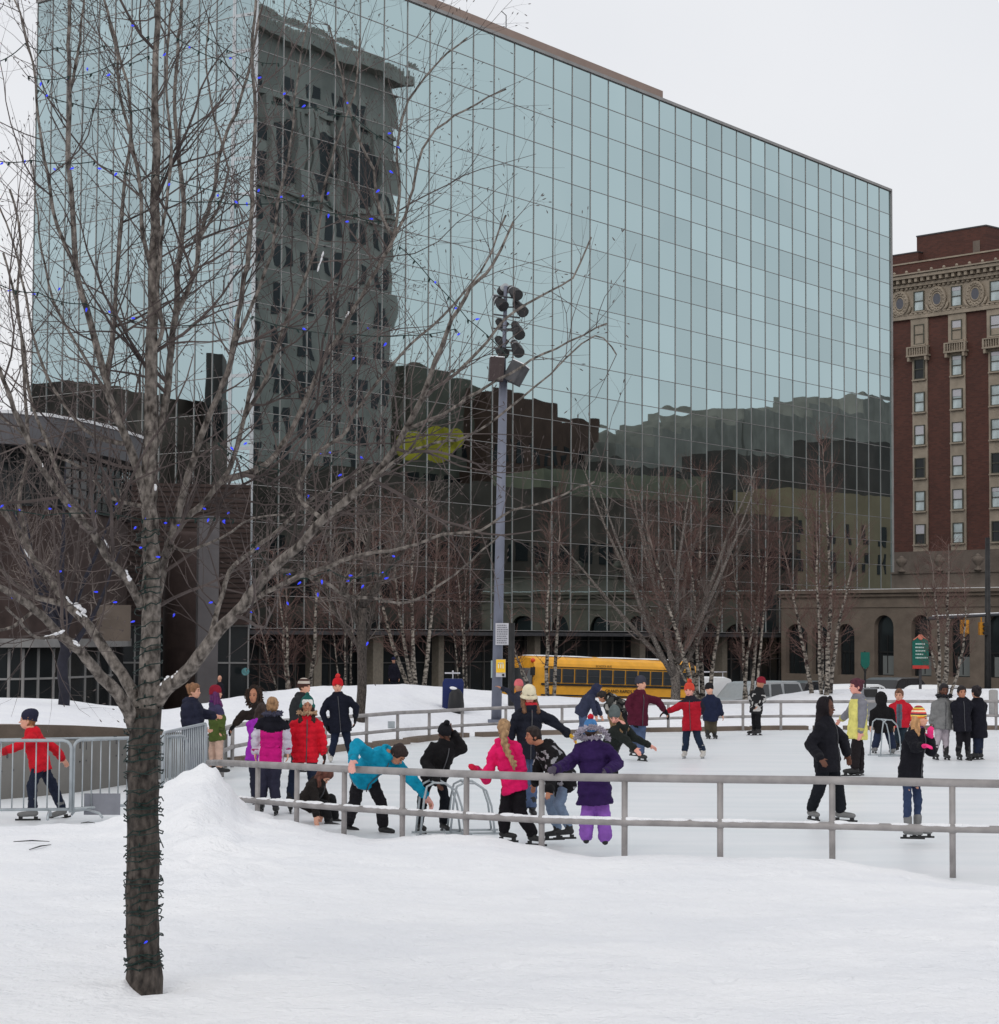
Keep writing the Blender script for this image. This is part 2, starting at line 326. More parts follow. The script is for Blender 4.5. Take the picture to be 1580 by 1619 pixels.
# plaza floor left of the rink continues as snow; far banks behind the rink
FARBASE = [(-300, 41), (300, 39), (368, 39), (470, 41.5), (580, 44.6), (629, 46), (679, 48), (731, 49.6), (889, 51.2), (1057, 53), (1240, 54.5), (1700, 55.5)]
FARTOP = [(-300, 1100), (0, 1101), (100, 1104), (178, 1114), (260, 1122), (330, 1112), (350, 1106), (389, 1100), (422, 1093), (516, 1084), (641, 1081), (700, 1086), (731, 1089), (777, 1092), (808, 1098), (868, 1100), (925, 1103), (1139, 1107), (1200, 1107), (1240, 1097), (1289, 1090), (1385, 1089), (1700, 1088)]
def far_z(px, t, Db, Dt):
    zt = EYE - (interp(FARTOP, px) - hz(px)) / FPX * Dt
    return zt
def far_bank():
    N = 260; K = 26; mb = MB(); vs = []
    for k in range(K + 1):
        for i in range(N + 1):
            px = 240 + 1460 * i / N; Db = interp(FARBASE, px); Dt = Db + 9 if px > 420 else Db + 8
            t = k / (K - 4)
            if t <= 1:
                D = Db + (Dt - Db) * t; zt = far_z(px, t, Db, Dt)
                s = min(1, t / .18); step = .16 * s * s * (3 - 2 * s)
                u = max(0, (t - .1) / .9); z = step + (zt - step) * (u ** .8)
            else:
                D = Dt + (t - 1) * 30; zt = far_z(px, 1, Db, Dt); z = zt - (t - 1) * 16
            X = XD(px, D); z += .05 * noise.noise((X * .5, D * .5, 2)) * (1 if 0 < t < 1 else .3) + .02 * noise.noise((X * 1.8, D * 1.8, 4))
            if k == 0: z = -.05
            vs.append((X, D, z))
    n = N + 1
    mb.add(vs, [(j * n + i, j * n + i + 1, (j + 1) * n + i + 1, (j + 1) * n + i) for j in range(K) for i in range(N)])
    struct('snow_bank', mb, M['farsnow'], smooth=True)
far_bank()
# curb round the far edge of the rink
def ribbon(name, tab, z0, z1, th, m, step=12, lab=None, cat=None, x0=240, x1=1700, off=0, jit=0):
    mb = MB(); px = x0; A = []
    while px <= x1: A.append(px); px += step
    for a, b in zip(A, A[1:]):
        if jit and random.random() < jit: continue
        Da, Db = interp(tab, a) + off, interp(tab, b) + off
        p, q = Vector((XD(a, Da), Da, 0)), Vector((XD(b, Db), Db, 0)); d = (q - p).normalized()
        mb.box(((p.x + q.x) / 2, (p.y + q.y) / 2, (z0 + z1) / 2), ((q - p).length + .01, th, z1 - z0), d)
    return tag(obj(name, mb, m), lab, cat)
ribbon('rink_curb', FARBASE, -.02, .10, .35, M['brown'], 12, 'brown curb running along the far edge of the ice rink', 'curb', 340, 1690, -.35, .12)
# ================================================================ railings
def railing(name, label, pts, posts, rtop, rlow, prad, zoff_low, zbase, group=None, snowcap=False, joints=None):
    """pts: world points of the top rail"""
    t = thing(name, label, 'railing', (pts[0].x, pts[0].y, 0), group)
    def P(k): # interpolate
        i = int(min(len(pts) - 2, math.floor(k))); return pts[i].lerp(pts[i + 1], k - i)
    fine = [P(i * .25) for i in range((len(pts) - 1) * 4 + 1)]
    mb = MB(); mb.tube(fine, rtop, 10); obj('top_rail', mb, M['rail'], t, smooth=True)
    mb = MB(); mb.tube([p - Vector((0, 0, zoff_low)) for p in fine], rlow, 10); obj('middle_rail', mb, M['rail'], t, smooth=True)
    for p in posts:
        mb = MB(); mb.tube([Vector((p.x, p.y, zbase)), p - Vector((0, 0, .01))], prad, 10)
        mb.tube([p - Vector((0, 0, zoff_low + .04)), p - Vector((0, 0, zoff_low - .04))], prad * 1.25, 10)
        obj('post', mb, M['rail'], t, smooth=True)
    if snowcap:
        mb = MB()
        for a, b in zip(fine, fine[1:]):
            L = (b - a).length; n = max(2, int(L / .16))
            for i in range(n):
                if random.random() < .85 and noise.noise((a.x * .9 + i * .05, 3, 2)) > -.25:
                    p = a.lerp(b, (i + .5) / n) - Vector((0, 0, zoff_low - rlow * .8))
                    d = (b - a).normalized(); h = .010 + .016 * random.random()
                    mb.ell(p, d * (.10 + .05 * random.random()), d.cross(Vector((0, 0, 1))) * .038, Vector((0, 0, h)), 8, 5)
        obj('snow_cap', mb, M['snow'], t, smooth=True)['kind'] = 'stuff'
    return t
npts = [U(px, y, D) for px, D, y in NEAR_RAIL]
railing('railing', 'weathered grey metal railing in front of the rink, between it and the foreground snow', npts, npts[2:12], .042, .038, .031, .44, -.1, snowcap=True)
FR = [(352, 35.0, 1153), (368, 37.6, 1148), (400, 39.0, 1143), (455, 41.0, 1139), (515, 42.6, 1136), (580, 44.3, 1131), (629, 45.6, 1127), (679, 47.5, 1125), (731, 49.0, 1122), (800, 50.2, 1119), (889, 50.8, 1117), (975, 51.7, 1114.5), (1057, 52.5, 1112), (1116, 53, 1111), (1175, 53.3, 1110), (1235, 53.7, 1109.5), (1300, 54, 1109.5), (1368, 54.2, 1109.3), (1436, 54.4, 1109), (1505, 54.5, 1109), (1575, 54.6, 1109), (1650, 54.7, 1109)]
fpts = [U(px, y, D) for px, D, y in FR]
railing('railing', 'grey two-bar railing along the far side of the rink in front of the snow banks', fpts, fpts, .04, .034, .034, .36, -.05)
# crowd barrier at the left
def barrier(label, pa, pb, h=.98):
    a, b = Vector(pa), Vector(pb); d = (b - a).normalized(); L = (b - a).length; t = thing('crowd_barrier', label, 'barrier', tuple(a), 'crowd barriers left of the rink')
    z = Vector((0, 0, 1)); mb = MB(); r = .02
    path = [a + z * .06, a + z * (h - .1)] + [a + z * (h - .1 + .1 * math.sin(k)) + d * (.1 - .1 * math.cos(k)) for k in (.5, 1, 1.57)] + [b + z * (h - .1 + .1 * math.sin(k)) - d * (.1 - .1 * math.cos(k)) for k in (1.57, 1, .5)] + [b + z * (h - .1), b + z * .06]
    mb.tube(path, r, 8); mb.tube([a + z * .1, b + z * .1], r * .9, 8); obj('frame', mb, M['galv'], t, smooth=True)
    n = int(L / .135); 
    for i in range(1, n):
        mb = MB(); p = a + d * (L * i / n); mb.tube([p + z * .1, p + z * h], .0085, 6); obj('bar', mb, M['galv'], t, smooth=True)
    for k in (.12, .88):
        mb = MB(); p = a + d * (L * k); q = d.cross(z) * .3; mb.tube([p - q, p - q * .8 + z * .05, p + z * .08, p + q * .8 + z * .05, p + q], .016, 6); obj('foot', mb, M['galv'], t, smooth=True)
    return t
def gpt(px, D, z=.12): return Vector((XD(px, D), D, z))
barrier('long galvanised crowd barrier in front of the skater in a red sweatshirt', gpt(-160, 25.9, .08), gpt(118, 26.2, .08), .93)
t_ = barrier('galvanised crowd barrier with a grey panel at its foot, just left of the tree trunk', gpt(122, 26.25, .08), gpt(300, 27.6, .08), .93)
mb = MB(); mb.box(gpt(168, 26.5, .22), (.44, .02, .26), (1, .05, 0)); obj('panel', mb, mat('barrier_panel', srgb(128, 130, 138), .7, var=.1), t_)
barrier('galvanised crowd barrier turned away beside the woman in the navy coat', gpt(262, 27.0, .12), gpt(330, 30.0, .12), .95)
# ================================================================ curved planter wall at the left
def arcwall(name, label, xs, Ds, yt, z0, m, th=.4, cat='wall'):
    mb = MB(); K = len(xs); top = [U(x, y, D) for x, y, D in zip(xs, yt, Ds)]
    for i in range(K - 1):
        a, b = top[i], top[i + 1]; d = Vector((b.x - a.x, b.y - a.y, 0)).normalized(); n = Vector((-d.y, d.x, 0))
        vs = [Vector((a.x, a.y, z0)), Vector((b.x, b.y, z0)), b, a]; vs += [v + n * th for v in vs]
        mb.add(vs, [(0, 1, 2, 3), (7, 6, 5, 4), (3, 2, 6, 7)])
    return mb
xs = [-220, -100, 0, 60, 120, 180, 240, 300, 330, 360]
lo = arcwall('w', '', xs, [28.6, 29.2, 30, 30.6, 31.4, 32.6, 34, 35.6, 36.5, 37.5], [1182, 1178, 1176, 1175, 1173, 1171, 1169, 1168, 1168, 1168], -.05, None, .9)
up = arcwall('w', '', xs, [29.6, 30.2, 31, 31.7, 32.6, 33.8, 35.2, 36.6, 37.6, 38.6], [1147, 1146, 1146, 1146, 1147, 1150, 1155, 1159, 1160, 1161], .2, None, .5)
wt = thing('curved_wall', 'low curved two-tier brown and grey concrete planter wall behind the crowd barrier', 'wall', (-9, 31, 0))
obj('lower_tier', lo, mat('wall_grey', srgb(118, 116, 112), .9, var=.18, vs_=.8, bump=.01, bs=7), wt)
obj('upper_tier', up, M['brown'], wt)
mb = MB()
for i in range(34):
    px = -60 + i * 9.5; D = interp(list(zip(xs, [28.6, 29.2, 30, 30.6, 31.4, 32.6, 34, 35.6, 36.5, 37.5])), px) - .02
    z = .36 + .004 * i
    if random.random() < .8: mb.box((XD(px, D), D, z), (.055, .02, .022))
    if random.random() < .45: mb.box((XD(px, D), D, z + .22 + .03 * random.random()), (.05, .02, .12))
obj('drain_slots', mb, M['dkgrey'], wt)
rp_ = [U(x, y, D) for x, y, D in zip(xs[:-1], [1170, 1170, 1170, 1169, 1168, 1167, 1166, 1166, 1166], [28.9, 29.5, 30.3, 30.9, 31.7, 32.9, 34.3, 35.9, 36.7])]
mb = MB(); mb.tube(rp_, .022, 8)
for p in rp_: mb.tube([p, p - Vector((0, 0, .12))], .015, 6)
obj('handrail', mb, M['galv'], wt, smooth=True)
def left_bank():
    mb = MB(); vs = []; N = 80; K = 16
    Dt = list(zip(xs, [29.9, 30.5, 31.4, 32.1, 33.0, 34.2, 35.6, 37.0, 38.0, 39.0])); yt = list(zip(xs, [1147, 1146, 1146, 1146, 1147, 1150, 1155, 1159, 1160, 1161]))
    for k in range(K + 1):
        for i in range(N + 1):
            px = -220 + 580 * i / N; D0 = interp(Dt, px); z0 = EYE - (interp(yt, px) - hz(px)) / FPX * D0; D1 = D0 + 15
            t = k / (K - 3)
            if t <= 1: D = D0 + 15 * t; z1 = EYE - (interp(FARTOP, px) - hz(px)) / FPX * D1; z = z0 - .02 + (z1 - z0) * t ** .7
            else: D = D1 + (t - 1) * 40; z = EYE - (interp(FARTOP, px) - hz(px)) / FPX * D1 - (t - 1) * 16
            X = XD(px, D); vs.append((X, D, z + .03 * noise.noise((X * .6, D * .6, 1)) * (t > 0)))
    n = N + 1; mb.add(vs, [(j * n + i, j * n + i + 1, (j + 1) * n + i + 1, (j + 1) * n + i) for j in range(K) for i in range(N)])
    struct('snow_mound', mb, M['farsnow'], smooth=True)
left_bank()
# ================================================================ glass office building
CB = Vector((-12.8, 110.5, 0)); UD = Vector((.581, .814, 0)).normalized(); ND = Vector((UD.y, -UD.x, 0))
ZT, ZB, PW, PH = 38.6, 2.65, 76.4 / 36, 1.897
Bl = Vector((XD(361, 111.1), 111.1, 0)); Al = Vector((XD(45, 121.8), 121.8, 0))
gb = thing('glass_building', 'tall teal mirror-glass office block behind the rink', 'office building', (CB.x, CB.y, -1.5))
def Z(z): return Vector((0, 0, z))
def facade(O, d, n, ncol, nrow, pw, material, nparts, sf=1.0):
    """each pane its own slightly tilted sheet; the rest in one object"""
    panes = []
    for i in range(ncol):
        for k in range(nrow):
            z1 = ZT - .12 - PH * k; z0 = max(ZB, z1 - PH)
            if z1 - z0 < .3: continue
            a = random.uniform(-1, 1) * .0022 * sf; b = random.uniform(-1, 1) * .0022 * sf; bow = random.uniform(-.002, .0045) * sf
            g = []; S = 6
            for u in range(S + 1):
                for v in range(S + 1):
                    uu = (u / S - .5) * (pw - .05); vv = (v / S - .5) * (z1 - z0 - .05)
                    dn = a * uu + b * vv + bow * (1 - (2 * u / S - 1) ** 2) * (1 - (2 * v / S - 1) ** 2)
                    g.append(O + d * (pw * (i + .5) + uu) + Z((z0 + z1) / 2 + vv) + n * (dn + .01))
            fs = [(u * (S + 1) + v, (u + 1) * (S + 1) + v, (u + 1) * (S + 1) + v + 1, u * (S + 1) + v + 1) for u in range(S) for v in range(S)]
            panes.append((i, k, g, fs))
    return panes
nrow = 19
panes = facade(CB, UD, ND, 36, nrow, PW, None, 0)
panes.sort(key=lambda p: (p[0] * 1.0 + abs(p[1] - 8) * .25))
shown = [p for p in panes if p[1] < 17 or True][:0]
vis = sorted(panes, key=lambda p: (abs(p[0] - 10) if p[1] < 12 else 99 + p[0]))
for p in vis[:100]:
    mb = MB(); mb.add(p[2], p[3]); obj('window', mb, M['glass'], gb, smooth=True)
mb = MB()
for p in vis[100:]: mb.add(p[2], p[3])
o = obj('window', mb, M['glass'], gb, smooth=True); o['kind'] = 'stuff'
dl = (Al - Bl).normalized(); nl = Vector((-dl.y, dl.x, 0)); nl = nl if nl.dot(-Bl) > 0 else -nl
Ll = (Al - Bl).length
panes = facade(Bl, dl, nl, 12, nrow, Ll / 12, None, 0, .7)
mb = MB()
for p in panes: mb.add(p[2], p[3])
o = obj('side_window', mb, M['glass_left'], gb, smooth=True); o['kind'] = 'stuff'
dc = (Bl - CB).normalized(); nc = Vector((-dc.y, dc.x, 0)); nc = nc if nc.dot(-Bl) > 0 else -nc; Lc = (Bl - CB).length
panes = facade(CB, dc, nc, 1, nrow, Lc, None, 0, .7)
mb = MB()
for p in panes: mb.add(p[2], p[3])
o = obj('corner_window', mb, M['glass_left'], gb, smooth=True)
def mullions(O, d, n, ncol, pw, L, vw=.038, rows=True):
    mb = MB()
    for i in range(ncol + 1):
        mb.box(O + d * (pw * i) + n * .02 + Z((ZT + ZB) / 2), (vw, .065, ZT - ZB), d, n)
    if rows:
        for k in range(nrow + 1):
            z = max(ZB, ZT - .12 - PH * k)
            mb.box(O + d * (L / 2) + n * .014 + Z(z), (L, .05, vw * .9), d, n)
    return mb
obj('mullion_grid', mullions(CB, UD, ND, 36, PW, PW * 36), M['mull'], gb)
obj('side_mullion_grid', mullions(Bl, dl, nl, 12, Ll / 12, Ll), M['mull'], gb)
mb = mullions(CB, dc, nc, 1, Lc, Lc, .2); obj('corner_mullion', mb, mat('pale_corner_post', srgb(196, 202, 206), .5, .2, var=.08), gb)
# the core behind the glass, roof coping, penthouse, davit
A2 = Al; R2 = CB + UD * (PW * 36)
mb = MB(); back = Al + UD * (PW * 36) * 1.0
def slab(pts, z0, z1, mb):
    n = len(pts); vs = [Vector((p.x, p.y, z0)) for p in pts] + [Vector((p.x, p.y, z1)) for p in pts]
    mb.add(vs, [tuple(range(n - 1, -1, -1)), tuple(range(n, 2 * n))] + [(i, (i + 1) % n, (i + 1) % n + n, i + n) for i in range(n)])
ins = .06
core = [CB - ND * ins + UD * .0, R2 - ND * ins, R2 - ND * 18, Al + UD * 60, Al - nl * ins, Bl - nl * ins]
slab(core, ZB - .1, ZT - .03, mb); obj('core', mb, M['dark'], gb)
mb = MB()
for O, d, n, L in ((CB, UD, ND, PW * 36), (Bl, dl, nl, Ll), (CB, dc, nc, Lc)): mb.box(O + d * L / 2 + n * .03 + Z(ZT), (L + .1, .22, .2), d, n)
mb.box(R2 + ND * .04 + Z((ZT + ZB) / 2), (.12, .2, ZT - ZB), UD, ND)
mb.box(R2 - ND * 9 + UD * .03 + Z((ZT + ZB) / 2), (.1, 18, ZT - ZB), UD, ND)
obj('coping', mb, M['mull'], gb)
mb = MB(); uR = 20.4 * PW; mb.box(CB + UD * (uR / 2 + .5) - ND * 7.5 + Z(ZT + .62), (uR - 1, 12, 1.5), UD, ND); obj('penthouse', mb, M['beige'], gb)
mb = MB(); q = CB + UD * (11.9 * PW) - ND * 2 + Z(ZT + 1.3); mb.tube([q, q + Z(1.1), q + Z(1.25) - UD * .5], .03, 6); obj('davit', mb, M['dkgrey'], gb)
# ground storey: soffit, columns, shopfront
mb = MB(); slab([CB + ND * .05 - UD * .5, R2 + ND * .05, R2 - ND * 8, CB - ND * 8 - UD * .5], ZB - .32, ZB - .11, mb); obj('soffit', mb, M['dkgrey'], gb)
mb = MB(); mb.box(CB + UD * 37 - ND * 2.2 + Z(.5), (76, .1, 4), UD, ND); obj('shopfront_glass', mb, M['darkglass'], gb)
mb = MB()
for i in range(52): mb.box(CB + UD * (.2 + i * 1.45) - ND * 2.1 + Z(.5), (.07, .12, 4), UD, ND)
mb.box(CB + UD * 37 - ND * 2.1 + Z(.75), (76, .13, .07), UD, ND); mb.box(CB + UD * 37 - ND * 2.1 + Z(2.05), (76, .1, .05), UD, ND)
obj('shopfront_frame', mb, mat('shop_frame', srgb(92, 90, 88), .5), gb)
for px, wd in ((498, .62), (590, .9), (694, .5), (845, .6), (1010, .7), (1140, .7)):
    r = (px - 790) / FPX; nn = -1.2; # point on line at n-offset
    # solve CB + UD*u + ND*nn with X/Y = r
    a = CB + ND * nn; u = (r * a.y - a.x) / (UD.x - r * UD.y); p = a + UD * u
    mb = MB(); mb.box(p + Z((ZB - 1.5) / 2 - .1), (wd, wd, ZB + 1.4), UD, ND); obj('column', mb, mat('shop_column', srgb(132, 124, 112), .85, var=.15), gb)
mb = MB(); p = U(388, 1062, 106.2); mb.tube([p, p + Vector((0, .1, 0))], .19, 18); tag(obj('round_sign', mb, M['teal']), 'small round pale teal sign in the dark shopfront near the left corner', 'sign')

# scuffs and litter on the trodden snow at the left
for px, py, l, a_, lab in ((146, 1303, .15, .05, 'short dark stick lying on the trodden snow left of the tree trunk'), (58, 1333, .34, .10, 'long thin dark twig half buried in the snow near the left edge'), (72, 1340, .10, 1.2, 'tiny dark bark scrap in the snow below the boy in red')):
    D = 26.0 - (py - 1303) * .06; z = None
    for D in [q * .1 + 14 for q in range(140)]:
        X = XD(px, D)
        if U(px, py, D).z <= snow_z(X, D) + .01: break
    p = Vector((X, D, snow_z(X, D) + .012)); mb = MB(); mb.tube([p - Vector((l / 2, a_ * .2, 0)), p + Vector((0, .02, .008)), p + Vector((l / 2, a_ * .2, 0))], [.004, .007, .003], 6)
    tag(obj('stick', mb, M['black']), lab, 'stick')
# ================================================================ round pavilion and low wing at the left
pv = thing('pavilion', 'round low pavilion with pale grey fascia and dark curved glazing at the left edge', 'building', (-22, 88, -1.5))
PX = [-260, -180, -100, -40, 0, 50, 100, 150, 190, 205]; PD = [88, 86, 85, 84.8, 85, 86, 88, 91.2, 95, 99]
def arcband(z0, z1, m, name, off=0., th=.5, parent=pv):
    mb = MB(); P = [Vector((XD(x, d), d, 0)) for x, d in zip(PX, PD)]
    F = []
    for a, b in zip(P, P[1:]):
        for k in range(4): F.append(a.lerp(b, k / 4))
    F.append(P[-1]); nn = []
    for i, p in enumerate(F):
        d = (F[min(i + 1, len(F) - 1)] - F[max(i - 1, 0)]).normalized(); nn.append(Vector((d.y, -d.x, 0)))
    A = [p + n * off for p, n in zip(F, nn)]; B = [p + n * (off - th) for p, n in zip(F, nn)]
    k = len(F); vs = [Vector((p.x, p.y, z)) for z in (z0, z1) for p in A] + [Vector((p.x, p.y, z)) for z in (z0, z1) for p in B]
    fs = []
    for i in range(k - 1): fs += [(i, i + 1, k + i + 1, k + i), (2 * k + i, 3 * k + i, 3 * k + i + 1, 2 * k + i + 1), (k + i, k + i + 1, 3 * k + i + 1, 3 * k + i), (i, 2 * k + i, 2 * k + i + 1, i + 1)]
    fs += [(0, k, 3 * k, 2 * k), (k - 1, 3 * k - 1, 4 * k - 1, 2 * k - 1)]
    mb.add(vs, fs); return obj(name, mb, m, parent), A, B
arcband(9.75, 10.95, mat('pale_fascia', srgb(98, 98, 102), .6, var=.1, vs_=.5), 'fascia', .9, 1.2)
arcband(10.95, 11.08, M['snow'], 'snow_edge', .95, .5)
_, A, B = arcband(7.4, 9.75, M['darkglass'], 'curved_glazing', 0, .3)
mb = MB()
for i, p in enumerate(A): mb.box(Vector((p.x, p.y - .03, 8.6)), (.06, .1, 2.3))
DKB = mat('dark_bar', srgb(66, 63, 62), .6)
obj('glazing_bars', mb, DKB, pv)
for z in (7.5, 7.9, 8.3, 8.7, 9.1, 9.5): arcband(z, z + .06, DKB, 'glazing_rail', .06, .08)
arcband(2.1, 7.4, M['redbrown'], 'wall', -.1, .4); arcband(1.75, 2.1, M['conc'], 'beam', .15, .5)
_, A, B = arcband(-1.6, 1.75, M['darkglass'], 'shopfront_glass', -.35, .2)
mb = MB()
for i, p in enumerate(A[::2]): mb.box(Vector((p.x, p.y - .03, .05)), (.1, .12, 3.3))
obj('shopfront_frame', mb, M['mull'], pv); arcband(.45, .53, M['mull'], 'shopfront_rail', -.3, .06)
mb = MB(); slab([Vector((p.x, p.y, 0)) for p in A] + [Vector((-40, 112, 0))], 10.6, 10.9, mb); obj('roof', mb, M['snow'], pv)
mb = MB(); slab([Vector((p.x, p.y + .8, 0)) for p in A] + [Vector((-40, 112, 0))], -1.5, 10.6, mb); obj('core', mb, M['dark'], pv)
mb = MB(); c = U(120, 706, 84.5); mb.box(c, (1.0, .7, .9), (.93, .2, -.28)); s_ = obj('loudspeaker', mb, M['black']); tag(s_, 'black box loudspeaker hung tilted under the pale curved fascia', 'loudspeaker')
mb = MB(); c = U(180, 985, 90); mb.box(c, (1.4, .2, 1.5)); obj('wall_panel', mb, M['stone2'], pv)
wg = thing('low_wing', 'low red-brown wing with dark shopfront in front of the glass corner', 'building', (-16, 104, -1.5))
a, b = Vector((XD(186, 106), 106, 0)), Vector((XD(396, 107.5), 107.5, 0)); d_ = (b - a).normalized(); n_ = Vector((d_.y, -d_.x, 0))
mb = MB(); mb.box((a + b) / 2 - n_ * .6 + Z(6.3), ((b - a).length, 1.1, 7.0), d_, n_); obj('wall', mb, M['redbrown'], wg)
mb = MB(); mb.box((a + b) / 2 - n_ * .7 + Z(.6), ((b - a).length, .6, 4.3), d_, n_); obj('shopfront_glass', mb, M['darkglass'], wg)
mb = MB()
for i in range(8): mb.box(a.lerp(b, i / 7) - n_ * .37 + Z(.6), (.08, .1, 4.3), d_, n_)
for z in (.9, 2.75): mb.box((a + b) / 2 - n_ * .35 + Z(z), ((b - a).length, .1, .08), d_, n_)
obj('shopfront_frame', mb, M['mull'], wg)
mb = MB()
for k in range(26): mb.box((a + b) / 2 - n_ * .03 + Z(3.4 + k * .25), ((b - a).length, .05, .03), d_, n_)
obj('wall_louvre', mb, mat('louvre', srgb(54, 48, 46), .7), wg)
mb = MB(); c = Vector((XD(329, 98), 98, 0)); mb.box(c + Z(3.1), (.92, .92, 9.2), (.97, .24, 0)); tag(obj('concrete_pillar', mb, mat('pillar_grey', srgb(106, 103, 105), .85, var=.14, vs_=.9, bump=.01, bs=6)), 'tall square grey concrete pillar behind the tree, in front of the low wing', 'pillar')
mb = MB(); c = Vector((XD(292, 101), 101, 0)); mb.tube([c + Z(-1.5), c + Z(6.9), c + Z(7.1)], [.95, .95, .8], 28); tag(obj('brick_drum', mb, M['redbrown'], smooth=True), 'round red-brown brick drum left of the concrete pillar', 'tower')
# ================================================================ hotel
QD = Vector((.677, -.736, 0)); HN = Vector((-.736, -.677, 0))
HO = Vector((38.2, 210, 0))
def hs(px, O=HO): r = (px - 790) / FPX; return (O.y * r - O.x) / (QD.x - r * QD.y)
ht = thing('hotel', 'red-brown brick hotel with stone window bays and ornate cornice at the right', 'hotel', (38.2, 210, -1.5))
def hbox(mb, s, z, ls, lz, out_, th, O=HO): mb.box(O + QD * s + HN * (out_ - th / 2) + Z(z), (ls, th, lz), QD, HN)
S0, S1 = -12, 19
mb = MB(); hbox(mb, (S0 + S1) / 2, 17.5, S1 - S0, 38.0, 0, 16); obj('brick_body', mb, M['brick'], ht)
cols = [-.65, 3.73, 8.11, 12.49, 16.87]; rowz = [35.0, 31.75] + [28.35 - 3.2 * k for k in range(6)]
mb = MB()
for s in cols: hbox(mb, s, 20.4, 1.75, 19.4, .12, .2); hbox(mb, s, 31.7, 2.0, 3.3, .16, .2)
obj('stone_bay', mb, M['stone'], ht)
mb = MB(); hbox(mb, (S0 + S1) / 2, 2.9, S1 - S0, 15.6, .1, .4); obj('stone_base', mb, M['stone2'], ht)
# frieze, cornice, parapet
mb = MB(); hbox(mb, (S0 + S1) / 2, 35.0, S1 - S0, 3.1, .1, .3); hbox(mb, (S0 + S1) / 2, 33.5, S1 - S0, .35, .3, .3); hbox(mb, (S0 + S1) / 2, 36.6, S1 - S0, .3, .45, .6)
hbox(mb, (S0 + S1) / 2, 37.35, S1 - S0, .3, 1.0, 1.2); hbox(mb, (S0 + S1) / 2, 37.62, S1 - S0, .14, 1.15, 1.3)
s = S0
while s < S1: hbox(mb, s, 37.02, .32, .42, .85, .8); s += .72
obj('cornice', mb, M['stone'], ht)
mb = MB(); s = S0 + .3
while s < S1: mb = MB(); mb.ball(HO + QD * s + HN * 1.0 + Z(37.82), .15); obj('cornice_knob', mb, M['stone'], ht, smooth=True); s += 1.46
mb = MB(); hbox(mb, (S0 + S1) / 2, 38.1, S1 - S0, 1.5, -.1, .5); obj('parapet', mb, M['brick'], ht)
mb = MB(); hbox(mb, (S0 + S1) / 2, 38.9, S1 - S0, .14, .0, .7); obj('parapet_coping', mb, M['stone'], ht)
mb = MB(); hbox(mb, -5, 39.2, 12, 2.8, -3.5, 5); hbox(mb, 4.4, 40.3, 8.2, 4.0, -4.2, 6); obj('roof_house', mb, M['brick'], ht)
mb = MB(); hbox(mb, 4.4, 42.36, 8.3, .14, -4.15, 6.1); hbox(mb, -5, 40.66, 12.1, .12, -3.45, 5.1); obj('roof_house_coping', mb, M['dkgrey'], ht)
mb = MB(); hbox(mb, 7.4, 40.1, .8, 1.8, -4.15, .1); obj('roof_house_door', mb, M['stone2'], ht)
# sash windows
def sash_meshes():
    f = MB(); wd, hh = 1.22, 1.95
    for dx in (-1, 1): f.box((dx * (wd / 2 - .05), 0, 0), (.1, .14, hh))
    for dz in (-1, 0, 1): f.box((0, -.0, dz * (hh / 2 - .04)), (wd - .2, .12, .08))
    f.box((0, -.08, -hh / 2 - .08), (wd + .35, .22, .14), mi=1)
    fo = obj('window', f, [M['winframe'], M['stone']]); 
    p = MB(); p.box((0, .03, 0), (wd - .18, .03, hh - .1)); po = obj('pane', p, M['winglass'])
    bl = MB(); bl.box((0, .012, .0), (wd - .2, .012, 1)); bo = obj('blind', bl, M['signwhite']); 
    return fo, po, bo
fo, po, bo = sash_meshes()
pd_ = bpy.data.meshes.new_from_object(po); pd_.materials.clear(); pd_.materials.append(M['darkglass'])
def hotelwin(s, z, parent=ht, O=HO, out_=.16, k=[0]):
    mw = Matrix.Translation(O + QD * s + HN * out_ + Z(z) - Vector(parent.location)) @ Matrix((QD, -HN, Vector((0, 0, 1)))).transposed().to_4x4()
    f = dupmesh(fo, 'window', parent, None, mw)
    k[0] += 1
    p = dupmesh(po, 'pane', f, (0, 0, 0)); 
    if random.random() < .35: p.data = pd_
    if random.random() < .6:
        b = dupmesh(bo, 'blind', f, (0, 0, 0)); hh = random.choice([.4, .7, .9, 1.2]); b.scale = (1, 1, hh); b.location = (0, -.02, .95 - hh / 2 - .02)
for s in cols:
    for z in rowz: hotelwin(s, z)
for o_ in (fo, po, bo): bpy.data.objects.remove(o_)
# balconettes under the second row
mbal = MB()
for s in cols:
    mb = MB(); hbox(mb, s, 30.5, 2.4, .12, .6, .5); hbox(mb, s, 29.65, 2.5, .16, .65, .6)
    for k in range(9): hbox(mb, s - 1.1 + .275 * k, 30.08, .11, .8, .56, .1)
    for dx in (-1.14, 1.14): hbox(mb, s + dx, 30.08, .2, .9, .6, .22)
    for dx in (-1.0, 1.0): hbox(mb, s + dx, 29.35, .26, .4, .6, .5)
    obj('balcony', mb, M['stone'], ht)
